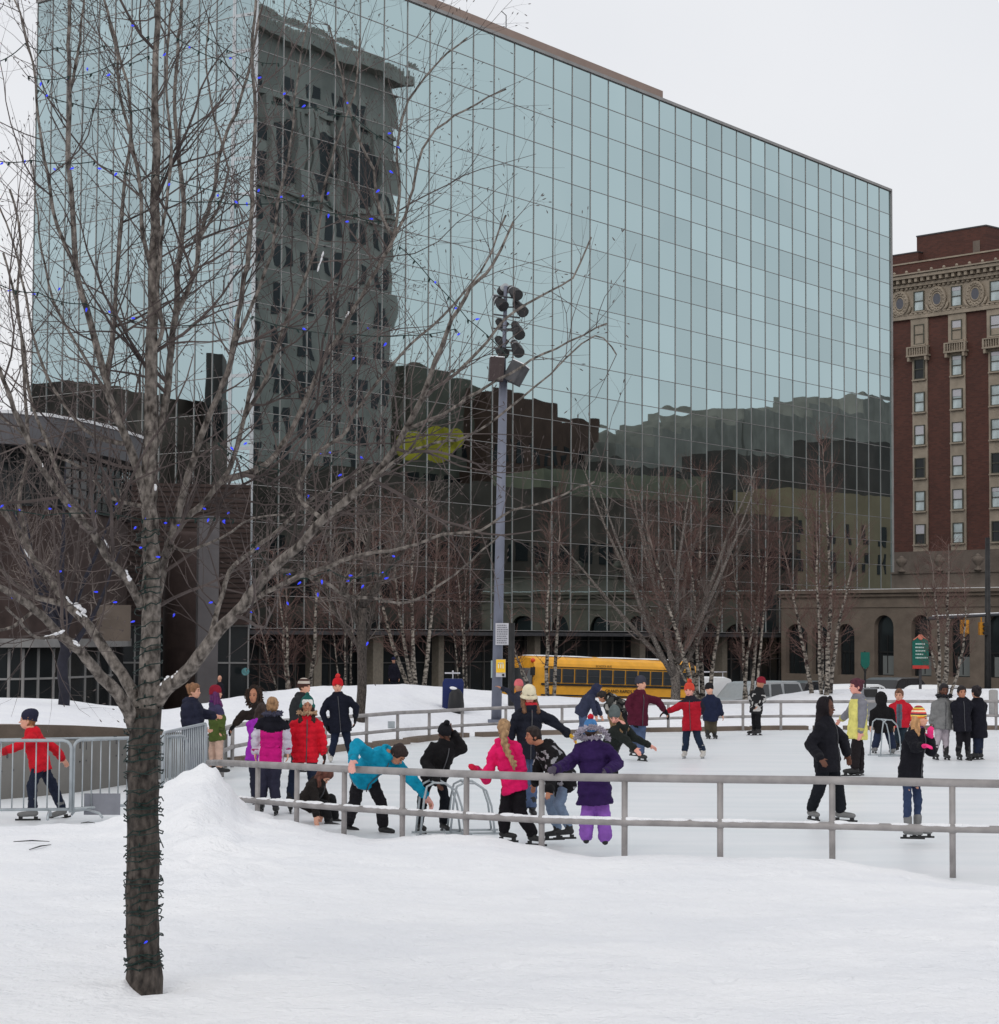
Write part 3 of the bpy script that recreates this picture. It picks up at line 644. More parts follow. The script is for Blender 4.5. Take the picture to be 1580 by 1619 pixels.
# round medallions on the frieze
for i, s in enumerate([-2.84, 1.54, 5.92, 10.3, 14.68]):
    mb = MB(); c = HO + QD * s + HN * .25 + Z(34.95)
    for r_, t_ in ((1.12, .16), (.86, .12), (.62, .1)):
        pts = [c + QD * (r_ * .82 * math.cos(a)) + Z(r_ * math.sin(a)) for a in [k * math.pi / 12 for k in range(25)]]; mb.tube(pts, t_, 6, False)
    for a in [k * math.pi / 8 for k in range(16)]: mb.ball(c + QD * (1.0 * .82 * math.cos(a)) + Z(1.0 * math.sin(a)) + HN * .08, .12)
    for dx in (-1.05, 1.05):
        mb.tube([c + QD * dx * 1.2 + Z(-.4), c + QD * dx * 1.0 + Z(-.9), c + QD * dx * .5 + Z(-1.25)], [.12, .16, .1], 6)
    md = obj('medallion', mb, M['stone'], ht, smooth=True)
    mb = MB(); mb.tube([c - HN * .1, c + HN * .05], .52, 16); obj('medallion_disc', mb, mat('slate_disc', srgb(96, 98, 106), .6), md, local=False) if False else obj('medallion_disc', mb, mat('slate_disc', srgb(96, 98, 106), .6), ht)
mb = MB()
s = S0
while s < S1:
    c = HO + QD * s + HN * .2 + Z(33.75); mb.ell(c, QD * .3, HN * .16, Z(.14 + .07 * random.random()), 8, 5); mb.ell(c + Z(2.6), QD * .22, HN * .14, Z(.16), 8, 5); s += .55
obj('frieze_carving', mb, M['stone'], ht, smooth=True)
# podium with arches
PO = Vector((26.95, 148, 0)); pd = thing('hotel_podium', 'low brownstone podium with arched windows and urns in front of the hotel', 'building', (26.95, 148, -1.5))
def ps(px): return hs(px, PO)
sL, sR = ps(1236), ps(1645); ar = [(ps(1260), 2.0, 3.3), (ps(1297), 1.4, 3.3), (ps(1338), 1.5, 3.3), (ps(1398), 1.65, 3.9), (ps(1457), 1.65, 3.9), (ps(1517), 1.65, 3.9), (ps(1575), 1.65, 3.9)]  # leftmost arches put in as dark openings for an area of trees and shadow
TH = .7
def arch_front():
    mb = MB(); z0, z1 = -1.5, 5.43; edges = [sL] + [e for c, wd, t in ar for e in (c - wd / 2, c + wd / 2)] + [sR]
    for i in range(0, len(edges), 2):
        a_, b_ = edges[i], edges[i + 1]; hbox(mb, (a_ + b_) / 2, (z0 + z1) / 2, b_ - a_, z1 - z0, 0, TH, PO)
    for c, wd, t in ar:
        hbox(mb, c, (-1.5 - .25) / 2, wd, 1.25, 0, TH, PO)
        n = 12; r_ = wd / 2; zt = t - r_; poly = [(-r_, z1), (-r_, zt)] + [(-r_ * math.cos(math.pi * k / n), zt + r_ * math.sin(math.pi * k / n)) for k in range(1, n)] + [(r_, zt), (r_, z1)]
        mb.prism(poly, PO + QD * c, QD, Z(1), -HN, TH)
    return mb
obj('arched_wall', arch_front(), M['stonebase'], pd)
mb = MB(); hbox(mb, (sL + sR) / 2, 5.55, sR - sL + .4, .24, .35, 1.2, PO); hbox(mb, (sL + sR) / 2, 5.28, sR - sL + .2, .2, .18, .3, PO); hbox(mb, (sL + sR) / 2, 4.5, sR - sL, .12, .07, .1, PO); obj('cornice', mb, M['stonebase'], pd)
mb = MB(); hbox(mb, (ps(1409) + sR) / 2, 6.2, sR - ps(1409), 1.05, -.1, .5, PO); hbox(mb, (ps(1409) + sR) / 2, 6.78, sR - ps(1409), .12, 0, .7, PO); obj('parapet', mb, M['stone2'], pd)
mb = MB(); hbox(mb, (sL + sR) / 2, 5.68, sR - sL, .06, .3, 1.0, PO); obj('snow_ledge', mb, M['snow'], pd)
mb = MB(); hbox(mb, (sL + sR) / 2, 1.8, sR - sL - .4, 6.8, -TH - .25, 5, PO); obj('core', mb, M['dark'], pd)
for c, wd, t in ar:
    mb = MB(); hbox(mb, c, (t - .25) / 2, wd - .02, t + .25, -.45, .05, PO); f = obj('window', mb, M['darkglass'], pd)
    mb = MB(); hbox(mb, c, 1.35, wd - .02, .12, -.4, .1, PO); hbox(mb, c, 1.2, .08, 2.6, -.41, .08, PO); hbox(mb, c - wd * .28, .3, .05, 1.9, -.41, .06, PO)
    for dx in (-1, 1): hbox(mb, c + dx * (wd / 2 - .07), 1.2, .1, 3.0, -.4, .12, PO)
    obj('window_frame', mb, M['black'], pd)
    if wd == 1.65: mb = MB(); hbox(mb, c + .12, .45, 1.05, 1.3, -.42, .04, PO); obj('window_blind', mb, mat('pale_blind', srgb(120, 124, 124), .6), pd)
for px in (1427, 1487, 1548):
    c = PO + QD * ps(px) + HN * .05 + Z(6.84); mb = MB()
    mb.tube([c, c + Z(.12), c + Z(.2), c + Z(.35), c + Z(.6), c + Z(.85), c + Z(.95), c + Z(1.0), c + Z(1.12)], [.28, .26, .1, .14, .36, .42, .2, .22, .04], 12)
    tag(obj('urn', mb, M['stone2'], smooth=True), 'carved stone urn on the podium parapet of the hotel, at x %s of three' % {1427: 'left end', 1487: 'middle', 1548: 'right end'}[px] if False else {1427: 'carved stone urn on the podium parapet nearest the glass building', 1487: 'middle carved stone urn on the podium parapet', 1548: 'carved stone urn on the podium parapet nearest the traffic pole'}[px], 'urn', 'urns on the podium parapet')
# ================================================================ buildings seen only as reflections in the glass
def mirrored(O, n):
    return lambda p: p - n * (2 * (p - O).dot(n))
MR = mirrored(CB, ND); ML = mirrored(Bl, nl)
def rbuild(name, label, F, px0, px1, Dv0, Dv1, top, m, depth=14, cols=0, rows=0, wsz=(1.3, 1.9), crest=0, z0=-1.5, wm='dark', tops=None, zlo=4):
    """building placed so that its mirror image fills photo columns px0..px1; real position is in front of the glass"""
    a, b = Vector((XD(px0, Dv0), Dv0, 0)), Vector((XD(px1, Dv1), Dv1, 0)); d = (b - a).normalized(); n = Vector((-d.y, d.x, 0)); L = (b - a).length
    T = lambda p: F(Vector(p))
    base = T((a + b) / 2); t = thing(name, label, 'building', (base.x, base.y, z0), 'buildings across the square mirrored in the glass')
    mb = MB(); segs = tops or [(0, 1, top)]
    for s0, s1, zt in segs:
        mb.box(a + d * (L * (s0 + s1) / 2) + n * depth / 2 + Z((zt + z0) / 2), (L * (s1 - s0) - .02, depth, zt - z0), d, n)
    mb.v = [T(v) for v in mb.v]; obj('wall', mb, m, t)
    if crest:
        mb = MB(); mb.box(a + d * L / 2 + n * (depth / 2 - .3) + Z(top + .25), (L + 2.4, depth + 2.2, 1.0), d, n); mb.box(a + d * L / 2 + n * (depth / 2) + Z(top - 5.5), (L + .8, depth + .8, .5), d, n)
        mb.box(a + d * L / 2 + n * (depth / 2) + Z(top - 14.5), (L + .8, depth + .8, .5), d, n)
        k = 0
        while k < L + 2: mb.box(a + d * (k - 1) + n * -1.2 + Z(top + .85 + .15 * random.random()), (.3, .3, .7 + .5 * random.random()), d, n); k += .62
        mb.v = [T(v) for v in mb.v]; obj('cornice', mb, m, t)
    if cols:
        mb = MB(); mb.box((0, 0, 0), (wsz[0], .08, wsz[1])); mb.v = [v for v in mb.v]
        first = None; dd = T(a + d) - T(a); cnt = 0
        for i in range(cols):
            for k in range(rows):
                zt = min(s[2] for s in segs if s[0] <= (i + .5) / cols <= s[1]) if tops else top
                z = zlo + (zt - 3 - zlo) * (k + .5) / rows if not tops else zlo + k * 3.6
                if z > zt - 2: continue
                p = T(a + d * (L * (i + .5) / cols) - n * .03) + Z(z)
                mw = Matrix.Translation(p - Vector(t.location)) @ Matrix((dd, Vector((-dd.y, dd.x, 0)), Vector((0, 0, 1)))).transposed().to_4x4()
                if first is None: first = obj('window', mb, M[wm] if wm in M else wm, t, local=True); first.matrix_local = mw
                elif cnt < 96: dupmesh(first, 'window', t, None, mw)
                cnt += 1
    return t, a, d, n, L
rbuild('stone_tower', 'dark grey stone tower with crested cornice, seen only mirrored in the glass facade', MR, 330, 619, 194, 217, 58.8, mat('tower_stone', srgb(172, 164, 158), .9, var=.18, vs_=.4), 18, 7, 14, (1.7, 2.5), crest=1, wm=mat('tower_window', srgb(62, 60, 64), .5), zlo=1)
bt = rbuild('green_roofed_block', 'dark block with a ragged green top beside the mirrored stone tower', MR, 640, 770, 222, 231, 30, mat('dark_green_grey', srgb(112, 106, 96), .9, var=.2, vs_=.5), 12, 5, 6, (1.6, 1.8), tops=[(0, .5, 30.2), (.5, .85, 29.4), (.85, 1, 27)])
rbuild('brown_block', 'dark brown block mirrored in the glass behind the light pole', MR, 775, 955, 226, 243, 27, mat('dark_brown_block', srgb(98, 74, 66), .9, var=.2, vs_=.5), 12, 7, 6, (1.4, 2.0), tops=[(0, .25, 28.5), (.25, .6, 28), (.6, .93, 26.4), (.93, 1, 24)])
rbuild('beige_block', 'long beige block with dark upper band mirrored in the right half of the glass', MR, 972, 1180, 238, 262, 26, mat('dull_beige_block', srgb(150, 143, 136), .9, var=.2, vs_=.4), 14, 0, 0, tops=[(0, .3, 23.8), (.3, .5, 26), (.5, .75, 27), (.75, 1, 28.5)])
rbuild('beige_tower_block', 'taller beige block mirrored at the right end of the glass', MR, 1183, 1480, 262, 306, 33, mat('dull_beige_block', (0, 0, 0)), 14, 9, 4, (1.4, 1.8), tops=[(0, .3, 30.5), (.3, .6, 32.4), (.6, 1, 35.2)])
rbuild('dark_glass_block', 'low dark glazed block mirrored below the beige blocks', MR, 960, 1480, 218, 262, 21, mat('dark_block', srgb(84, 76, 73), .7, var=.3, vs_=.3), 8, 22, 3, (2.2, 2.6), zlo=8, wm='black', tops=[(0, .35, 20.2), (.35, .7, 22.6), (.7, 1, 25.4)])
rbuild('pale_low_block', 'low pale block with small windows mirrored near the right edge of the glass', MR, 1250, 1480, 228, 248, 18.2, mat('pale_low', srgb(166, 146, 120), .9, var=.12, vs_=.4), 8, 9, 2, (.9, 2.2), zlo=9)
rbuild('greenish_low_block', 'low grey-green block mirrored in the middle of the glass', MR, 860, 1120, 205, 218, 18.4, mat('greenish_low', srgb(134, 130, 112), .9, var=.15, vs_=.4), 8, 8, 2, (1.2, 1.8), zlo=8)
rbuild('dark_row', 'row of dark low shops mirrored along the foot of the glass', MR, 330, 1260, 172, 208, 16.2, mat('dark_row', srgb(104, 90, 83), .9, var=.35, vs_=.3), 6, 26, 3, (1.5, 1.7), zlo=2.5, wm='black', tops=[(0, .3, 16.5), (.3, .55, 15.6), (.55, .8, 15.0), (.8, 1, 14)])
# yellow round painted sign on the green-roofed block
mb = MB(); c0 = U(678, 702, 219)
for dx, dz, r in ((-1.9, -.3, 1.45), (.9, .1, 1.7), (2.3, .5, 1.2)):
    mb.tube([c0 + Vector((dx, 0, dz)), c0 + Vector((dx, .15 + .02 * r, dz))], r, 18)
mb.v = [MR(v) for v in mb.v]; tag(obj('mural_sign', mb, mat('mural_yellow', srgb(205, 185, 62), .7, var=.25, vs_=1.2)), 'yellow-green rounded sign mirrored in the glass right of the stone tower', 'sign')
rbuild('low_brown_block', 'low dark brown block mirrored in the side glass above the pavilion', ML, 40, 215, 152, 146, 20, mat('dark_row', (0, 0, 0)), 10, 6, 3, (1.8, 1.6), tops=[(0, .35, 20), (.35, .8, 19), (.8, 1, 17.5)])
rbuild('slim_dark_block', 'slim dark block mirrored in the corner glass near the tree fork', ML, 322, 352, 150, 150, 22, mat('dark_block', (0, 0, 0)), 5, 1, 4, (.8, 2.2))
rbuild('brown_shops', 'dark shop row mirrored low in the side glass', ML, 215, 330, 150, 147, 15.5, mat('dark_row', (0, 0, 0)), 6, 4, 2, (1.8, 1.6))
# ================================================================ light pole
LP = thing('light_pole', 'tall leaning grey pole carrying a cluster of floodlights and two speakers', 'lamp post', tuple(Vector((XD(786.5, 51.5), 51.5, 0))))
Bp = Vector((XD(786.5, 51.5), 51.5, .2)); Tp = U(800, 452, 51.5); T2 = U(796, 600, 51.5)
mb = MB(); mb.tube([Bp - Z(.2), Bp.lerp(T2, .5), T2], [.125, .112, .1], 14); mb.tube([T2, Tp], [.055, .045], 10); mb.tube([Bp - Z(.2), Bp + Z(.12)], .2, 12)
obj('pole', mb, M['pole'], LP, smooth=True)
for y in (470, 500, 522, 553): 
    mb = MB(); p = U(800, y, 51.5); mb.tube([p - Vector((.3, .1, -.03)), p + Vector((.34, -.1, -.05))], .022, 6); obj('crossbar', mb, M['dkgrey'], LP)
for (x0, y0, x1, y1, dd) in ((806, 455, 819, 467, -.3), (783, 469, 797, 485, -.2), (814, 477, 828, 494, -.3), (785, 505, 800, 518, .15), (813, 510, 822, 530, -.35), (784, 533, 800, 546, .1), (812, 540, 821, 558, -.35), (800, 452, 794, 462, .3), (786, 552, 799, 560, -.1)):
    a = U(x0, y0, 51.5 + .1); b = U(x1, y1, 51.5 + dd); ax = (b - a); L = max(ax.length, .24); ax.normalize(); b = a + ax * L
    mb = MB(); mb.tube([a, a + ax * .05, a + ax * .1, a + ax * L * .55, a + ax * L * .62, b], [.05, .085, .1, .11, .135, .14], 12); f = obj('floodlight', mb, M['black'], LP, smooth=False)
    mb = MB(); mb.tube([a - ax * .02, a + ax * L * .4], [.07, .112], 12); 
    if x0 in (806, 783, 800, 812): obj('floodlight_back', mb, M['silver'], f if False else LP)
    mb = MB(); q = U(800, (y0 + y1) / 2, 51.5); mb.tube([a.lerp(b, .5), q], .018, 6); obj('bracket', mb, M['black'], LP)
for (x, y, rz, tilt, wd, hh) in ((785, 584, .1, .06, .34, .56), (816, 590, -.5, .5, .36, .5)):
    mb = MB(); c = U(x, y, 51.3); Rm = Matrix.Rotation(tilt, 3, 'Y') @ Matrix.Rotation(rz, 3, 'Z'); mb.box(c, (wd, .34, hh), Rm @ Vector((1, 0, 0)), Rm @ Vector((0, 1, 0)), Rm @ Vector((0, 0, 1))); sp = obj('speaker', mb, mat('speaker_brown', srgb(64, 54, 54), .7, var=.1) if x < 800 else M['dkgrey'], LP)
    mb = MB(); up = Rm @ Vector((0, 0, 1)); mb.box(c + up * (hh / 2 + .012), (wd * .96, .32, .025), Rm @ Vector((1, 0, 0)), Rm @ Vector((0, 1, 0)), up); obj('speaker_snow', mb, M['snow'], LP)
def sign_print(c, wd, hh, rows, m, parent, name='print_line', seed=1):
    rr = random.Random(seed)
    for k in range(rows):
        mb = MB(); z = hh * (.5 - (k + .5) / rows); x = -wd * .42
        while x < wd * .38:
            l = wd * rr.uniform(.05, .16); mb.box(c + Vector((x + l / 2, -.022, z)), (l, .003, hh / rows * .42)); x += l + wd * .04
        obj(name, mb, m, None).parent = parent
c = U(794, 1002.5, 51.3); mb = MB(); mb.box(c, (.31, .025, .52)); s1 = tag(obj('notice_sign', mb, M['signwhite']), 'white printed notice sign on the light pole', 'sign'); sign_print(c, .29, .47, 9, M['txt'], s1, seed=3)
c = U(792, 1056.5, 51.3); mb = MB(); mb.box(c, (.23, .025, .42)); s2 = tag(obj('yellow_sign', mb, M['signwhite']), 'small yellow and white sign low on the light pole', 'sign')
mb = MB(); mb.box(c + Vector((0, -.02, .05)), (.22, .01, .31)); o = obj('sign_field', mb, M['signyel'], None); o.parent = s2
mb = MB(); mb.tube([c + Vector((.06, -.03, -.16)), c + Vector((.06, -.01, -.16))], .03, 12); o = obj('sign_dot', mb, M['black']); o.parent = s2
mb = MB()
for dx in (-.055, 0, .055): mb.box(c + Vector((dx, -.032, .06)), (.024, .008, .13))
mb.box(c + Vector((0, -.032, .12)), (.134, .008, .024)); o = obj('sign_symbol', mb, mat('sign_cream', srgb(232, 226, 200), .6)); o.parent = s2
c = U(778.5, 1058, 51.6); mb = MB(); mb.box(c, (.06, .22, .41)); tag(obj('side_sign', mb, mat('pale_green_sign', srgb(168, 184, 182), .6)), 'pale green sign seen edge-on at the left side of the light pole', 'sign')
c = Vector((XD(810, 56), 56, 0)); mb = MB(); mb.tube([Vector((c.x, c.y, -.5)), Vector((c.x, c.y, U(808, 985, 56).z))], .085, 10); tag(obj('dark_post', mb, M['black'], smooth=True), 'slim black post standing just right of the light pole', 'post')
# mailbox-like blue bin with black bag
c = U(715, 1120, 53); mz = thing('blue_bin', 'dark blue collection box with a pale T-shaped handle on the snow bank', 'bin', tuple(c))
mb = MB(); mb.prism([(-.25, -.3), (.25, -.3), (.28, .62), (.24, .72), (-.2, .72), (-.24, .62)], c + Vector((0, .05, 0)), (1, 0, 0), (0, 0, 1), (0, 1, 0), .42); obj('body', mb, M['bluep'], mz)
mb = MB(); mb.box(c + Vector((-.0, .2, .86)), (.38, .05, .035)); mb.tube([c + Vector((.01, .2, .7)), c + Vector((.01, .2, .88))], .015, 6); mb.ball(c + Vector((.01, .2, .9)), .025); obj('handle', mb, M['signwhite'], mz)
mb = MB(); cc = c + Vector((.1, -.18, 0)); mb.tube([cc + Z(-.3), cc + Z(.1), cc + Z(.36), cc + Z(.46), cc + Z(.5)], [.2, .2, .17, .1, .02], 14); tag(obj('black_bin', mb, M['dark'], smooth=True), 'round-topped black bin in front of the blue box', 'bin')
mb = MB(); mb.ell(cc + Z(.49) + Vector((-.06, 0, 0)), Vector((.1, 0, -.02)), Vector((0, .1, 0)), Z(.045)); tag(obj('snow_cap', mb, M['snow'], smooth=True), 'small cap of snow lying on the round black bin', 'snow')
# ================================================================ street: bus, cars, signals, banners
bus = thing('school_bus', 'yellow school bus parked on the street behind the snow bank', 'bus', (XD(847, 90), 90, 0)); bus.rotation_euler = (0, R(1.7), math.atan2(.436, .9)); bus.scale = (.98, 1, 1)
def L_(name, mb, m, parent=bus, **k): return obj(name, mb, m, parent, local=True, **k)
sec = [(0, -1.15), (0, 1.02), (.05, 1.2), (.18, 1.36), (.42, 1.46), (1.22, 1.53), (2.02, 1.46), (2.26, 1.36), (2.4, 1.2), (2.45, 1.02), (2.45, -1.15)]
def bus_body():
    mb = MB(); xs_ = [0, .12, .3, 7.7, 7.95, 8.1]; sc = [.93, .975, 1, 1, .975, .9]; vs = []
    for x, k in zip(xs_, sc):
        for y, z in sec: vs.append((x, 1.225 + (y - 1.225) * (1 if z < 1 else k), z if z < 1 else 1.02 + (z - 1.02) * (k * 2.2 - 1.2)))
    n = len(sec); fs = [(i * n + j, i * n + (j + 1) % n, (i + 1) * n + (j + 1) % n, (i + 1) * n + j) for i in range(len(xs_) - 1) for j in range(n)]
    fs += [tuple(range(n)), tuple(range((len(xs_)) * n - 1, (len(xs_) - 1) * n - 1, -1))]; return mb.add(vs, fs)
L_('body', bus_body(), M['yellow'])
for i in range(11):
    mb = MB(); x = .95 + i * .625; mb.box((x, -.012, .70), (.50, .03, .54)); f = L_('window', mb, M['carglass'])
    mb = MB()
    for dx in (-.26, .26): mb.box((dx + x, -.02, .70), (.03, .05, .58))
    for dz in (-.28, 0, .28): mb.box((x, -.022, .70 + dz), (.5, .045, .022))
    L_('window_frame', mb, M['dkgrey'], f)
mb = MB(); mb.box((4.1, -.025, .33), (7.6, .05, .085)); mb.box((4.1, -.025, -.12), (7.6, .05, .06)); mb.box((4.1, -.025, -.3), (7.6, .05, .05)); mb.box((4.1, -.02, 1.06), (7.4, .04, .03)); L_('rub_rail', mb, M['black'])
mb = MB(); mb.box((-.02, 1.225, .55), (.05, 2.0, .85)); L_('windscreen', mb, M['carglass'])
mb = MB(); mb.box((-.5, 1.225, -.55), (1.0, 1.9, .95)); L_('bonnet', mb, M['yellow'])
mb = MB(); mb.ball((-.0, 2.2, 1.32), .11); mb.ball((0, .25, 1.3), .1); L_('warning_light', mb, mat('red_lamp', srgb(225, 80, 50), .3), smooth=True)
mb = MB(); mb.box((-.25, -.25, .85), (.18, .1, .34)); mb.tube([(-.05, 0, 1.0), (-.2, -.25, 1.05), (-.22, -.25, .6)], .02, 6); L_('mirror', mb, M['black'])
for x in (.9, 6.3):
    for y in (.1, 2.35):
        mb = MB(); mb.tube([(x, y - .13, -1.0), (x, y + .13, -1.0)], .46, 18); wl = L_('wheel', mb, M['tyre'])
mb = MB()
for x, l in ((.9, .9), (2.3, 1.1), (4.7, 1.3), (6.3, .8), (7.2, .7)): mb.ell((x, 1.2, 1.5), Vector((l, 0, 0)), Vector((0, .8, 0)), Vector((0, 0, .05)))
L_('roof_snow', mb, M['snow'], smooth=True)
TEXTS = []
def btext(body, x, z, s):
    cu = bpy.data.curves.new('lettering', 'FONT'); cu.body = body; cu.size = s; cu.align_x = 'CENTER'; cu.align_y = 'CENTER'; cu.extrude = .004; cu.materials.append(M['black'])
    o = bpy.data.objects.new('lettering', cu); C.objects.link(o); o.parent = bus; o.location = (x, -.03, z); o.rotation_euler = (R(90), 0, 0); TEXTS.append(o)
btext('SCHOOL BUS', 3.3, 1.14, .13); btext('GRAND RAPIDS PUBLIC', 4.4, .10, .19)
def vehicle(name, label, cat, px_right, D, L, H, wd, prof, wins, paint, e=(.82, .57), rack=False, base=-1.42):
    """side profile (x from left end, z) extruded; wins = list of window quads in the same plane"""
    e = Vector((e[0], e[1], 0)).normalized(); x0 = XD(px_right, D) - e.x * L; t = thing(name, label, cat, (x0, D - e.y * L, base)); t.rotation_euler = (0, 0, math.atan2(e.y, e.x))
    mb = MB(); k = [(x * L, z * H) for x, z in prof]; cx = L / 2
    secs = []; n = len(k)
    for y, s in ((0, .985), (.12, 1.0), (wd - .12, 1.0), (wd, .985)):
        for x, z in k: 
            ins = .10 * max(0, (z / H - .55) / .45); yy = y + (ins if y < wd / 2 else -ins)
            secs.append((cx + (x - cx) * s, yy, z * s))
    fs = [(i * n + j, i * n + (j + 1) % n, (i + 1) * n + (j + 1) % n, (i + 1) * n + j) for i in range(3) for j in range(n)] + [tuple(range(n)), tuple(range(4 * n - 1, 3 * n - 1, -1))]
    mb.add(secs, fs); obj('body', mb, paint, t, local=True)
    for q in wins:
        mb = MB(); pts = [(x * L, z * H) for x, z in q]
        vs = [(x, .10 * max(0, (z / H - .55) / .45) - .006 + 0, z) for x, z in pts] + [(x, .10 * max(0, (z / H - .55) / .45) + .03, z) for x, z in pts]; m_n = len(pts)
        mb.add(vs, [tuple(range(m_n)), tuple(range(2 * m_n - 1, m_n - 1, -1))] + [(i, i + m_n, (i + 1) % m_n + m_n, (i + 1) % m_n) for i in range(m_n)]); obj('window', mb, M['carglass'], t, local=True)
    for x in (.19, .8):
        for y in (.12, wd - .12):
            mb = MB(); mb.tube([(x * L, y - .1, .33), (x * L, y + .1, .33)], .33, 18); w_ = obj('wheel', mb, M['tyre'], t, local=True)
    if rack:
        mb = MB()
        for y in (.3, wd - .3): mb.tube([(.1 * L, y, H + .22), (.95 * L, y, H + .22)], .025, 6)
        for x in (.15, .5, .9): mb.tube([(x * L, .3, H - .02), (x * L, .3, H + .22), (x * L, wd - .3, H + .22), (x * L, wd - .3, H - .02)], .022, 6)
        obj('roof_rack', mb, M['signwhite'], t, local=True)
    return t
suvp = [(.0, .2), (.0, .5), (.03, .57), (.22, .62), (.34, .95), (.4, .99), (.9, 1.0), (.93, .97), (.985, .6), (1, .55), (1, .2)]
suvw = [[(.36, .64), (.41, .92), (.53, .93), (.53, .64)], [(.56, .64), (.56, .93), (.68, .94), (.70, .64)], [(.73, .64), (.72, .94), (.90, .93), (.95, .66)]]
vehicle('suv', 'silver estate car with dark side windows behind the snow bank, right of the white van', 'car', 1277, 96, 4.9, 1.80, 1.85, suvp, suvw, M['silver'], e=(.80, .60))
vanp = [(0, .15), (0, .5), (.05, .56), (.16, .6), (.24, .93), (.3, .98), (.9, 1.0), (.97, .95), (1, .7), (1, .15)]
vehicle('van', 'white windowless van with a roof rack parked behind the birch trunks', 'van', 1163, 99, 5.2, 1.92, 1.95, vanp, [[(.2, .62), (.26, .88), (.36, .88), (.36, .62)]], M['white'], e=(.72, .69), rack=True)
carp = [(0, .2), (0, .5), (.05, .58), (.15, .62), (.28, .95), (.36, 1), (.7, 1.0), (.78, .95), (.93, .64), (1, .55), (1, .2)]
carw = [[(.24, .66), (.31, .92), (.44, .94), (.44, .66)], [(.47, .66), (.47, .94), (.66, .94), (.68, .66)], [(.71, .66), (.69, .93), (.76, .9), (.86, .68)]]
vehicle('car', 'white car with dark windows partly hidden by the woman in the yellow vest', 'car', 1418, 93, 4.4, 1.76, 1.85, carp, carw, M['white'], e=(.6, .8))
vehicle('car', 'white-roofed car half hidden behind the skater in the grey jacket', 'car', 1541, 93, 4.4, 1.74, 1.85, carp, carw, M['white'], e=(.6, .8))
vehicle('pickup', 'black low vehicle behind the white car and the green sign', 'car', 1478, 104, 5.2, 1.86, 1.9, carp, carw, M['blackpaint'], e=(.6, .8))
vehicle('car', 'dark car glimpsed between the silver estate and the birch trunks', 'car', 1330, 103, 4.5, 1.7, 1.85, carp, carw, M['blackpaint'], e=(.6, .8))
SD = 72
tl = thing('traffic_signal_pole', 'tall black traffic pole with a mast arm at the right edge', 'traffic pole', tuple(Vector((XD(1561, SD), SD, -1.5))))
mb = MB(); mb.tube([Vector((XD(1561, SD), SD, -1.5)), U(1562, 850, SD)], [.13, .08], 10); obj('pole', mb, M['black'], tl, smooth=True)
mb = MB(); mb.tube([U(1469, 978, SD), U(1562, 972, SD), U(1640, 968, SD)], .06, 8); obj('mast_arm', mb, mat('arm_grey', srgb(70, 72, 76), .6), tl, smooth=True)
mb = MB(); mb.box(U(1527, 971.5, SD) + Vector((0, 0, .005)), (2.2, .09, .03), (1, 0, .05)); obj('arm_snow', mb, M['snow'], tl)
for px, py, full in ((1525.5, 991, 0), (1552, 994, 1)):
    c = U(px, py, SD); t = thing('traffic_light', 'yellow three-lens traffic light seen from the side under the mast arm' if not full else 'yellow traffic light with black lenses, nearest the pole', 'traffic light', tuple(c))
    mb = MB(); wd = .26 if not full else .16; mb.box(c, (wd, .22, .42 if full else .46)); mb.tube([c + Z(.2), c + Z(.38)], .025, 6)
    if not full: mb.tube([c + Z(-.22), c + Z(-.33)], [.13, .03], 10)
    obj('housing', mb, M['sigyel'], t)
    for dz in (.14, 0, -.14):
        mb = MB(); mb.tube([c + Vector((.07 if full else 0, -.1, dz)), c + Vector((.1 if full else 0, -.26, dz))], [.06, .075], 10); obj('lens_hood', mb, M['black'] if full else M['sigyel'], t)
# green banners
c = U(1368.5, 1044, SD); t = thing('banner', 'small dark green spade-shaped banner on a black post', 'banner', tuple(Vector((c.x, SD, -1.5))))
mb = MB(); mb.prism([(-.15, .27), (.15, .27), (.15, -.1), (.12, -.2), (0, -.3), (-.12, -.2), (-.15, -.1)], c, (1, 0, 0), (0, 0, 1), (0, 1, 0), .03); obj('flag', mb, M['green'], t)
mb = MB(); mb.tube([Vector((c.x, SD + .05, -1.5)), c + Vector((0, .06, .3))], .035, 8); mb.tube([c + Vector((-.15, .05, -.12)), c + Vector((0, .05, -.42)), c + Vector((.15, .05, -.12))], .015, 6); obj('post', mb, M['black'], t)
c = U(1456, 1031, SD); t = thing('green_sign', 'green board sign with white lines of lettering, red strip below and red emblem on top', 'sign', tuple(Vector((c.x, SD, -1.5))))
mb = MB(); mb.prism([(-.27, -.48), (.27, -.48), (.27, .34), (.2, .42), (.08, .5), (-.08, .5), (-.2, .42), (-.27, .34)], c, (1, 0, 0), (0, 0, 1), (0, 1, 0), .06); obj('board', mb, M['green'], t)
mb = MB(); mb.box(c + Vector((0, -.01, -.5)), (.55, .05, .11)); obj('red_strip', mb, M['redp'], t)
mb = MB(); mb.tube([c + Vector((0, -.04, .5)), c + Vector((0, .06, .5))], .09, 14); mb.tube([c + Vector((-.24, 0, .4)), c + Vector((-.1, 0, .5)), c + Vector((0, 0, .56)), c + Vector((.1, 0, .5)), c + Vector((.24, 0, .4))], .02, 6); obj('emblem', mb, mat('emblem_red', srgb(200, 120, 100), .6), t)
rr = random.Random(5); mb = MB()
for k, (x0, x1) in enumerate(((-.17, .13), (-.18, .12), (-.17, .14), (-.17, .05), (-.17, .2))):
    x = x0
    while x < x1: l = rr.uniform(.025, .06); mb.box(c + Vector((x + l / 2, -.012, .27 - k * .115)), (l, .01, .045)); x += l + .014
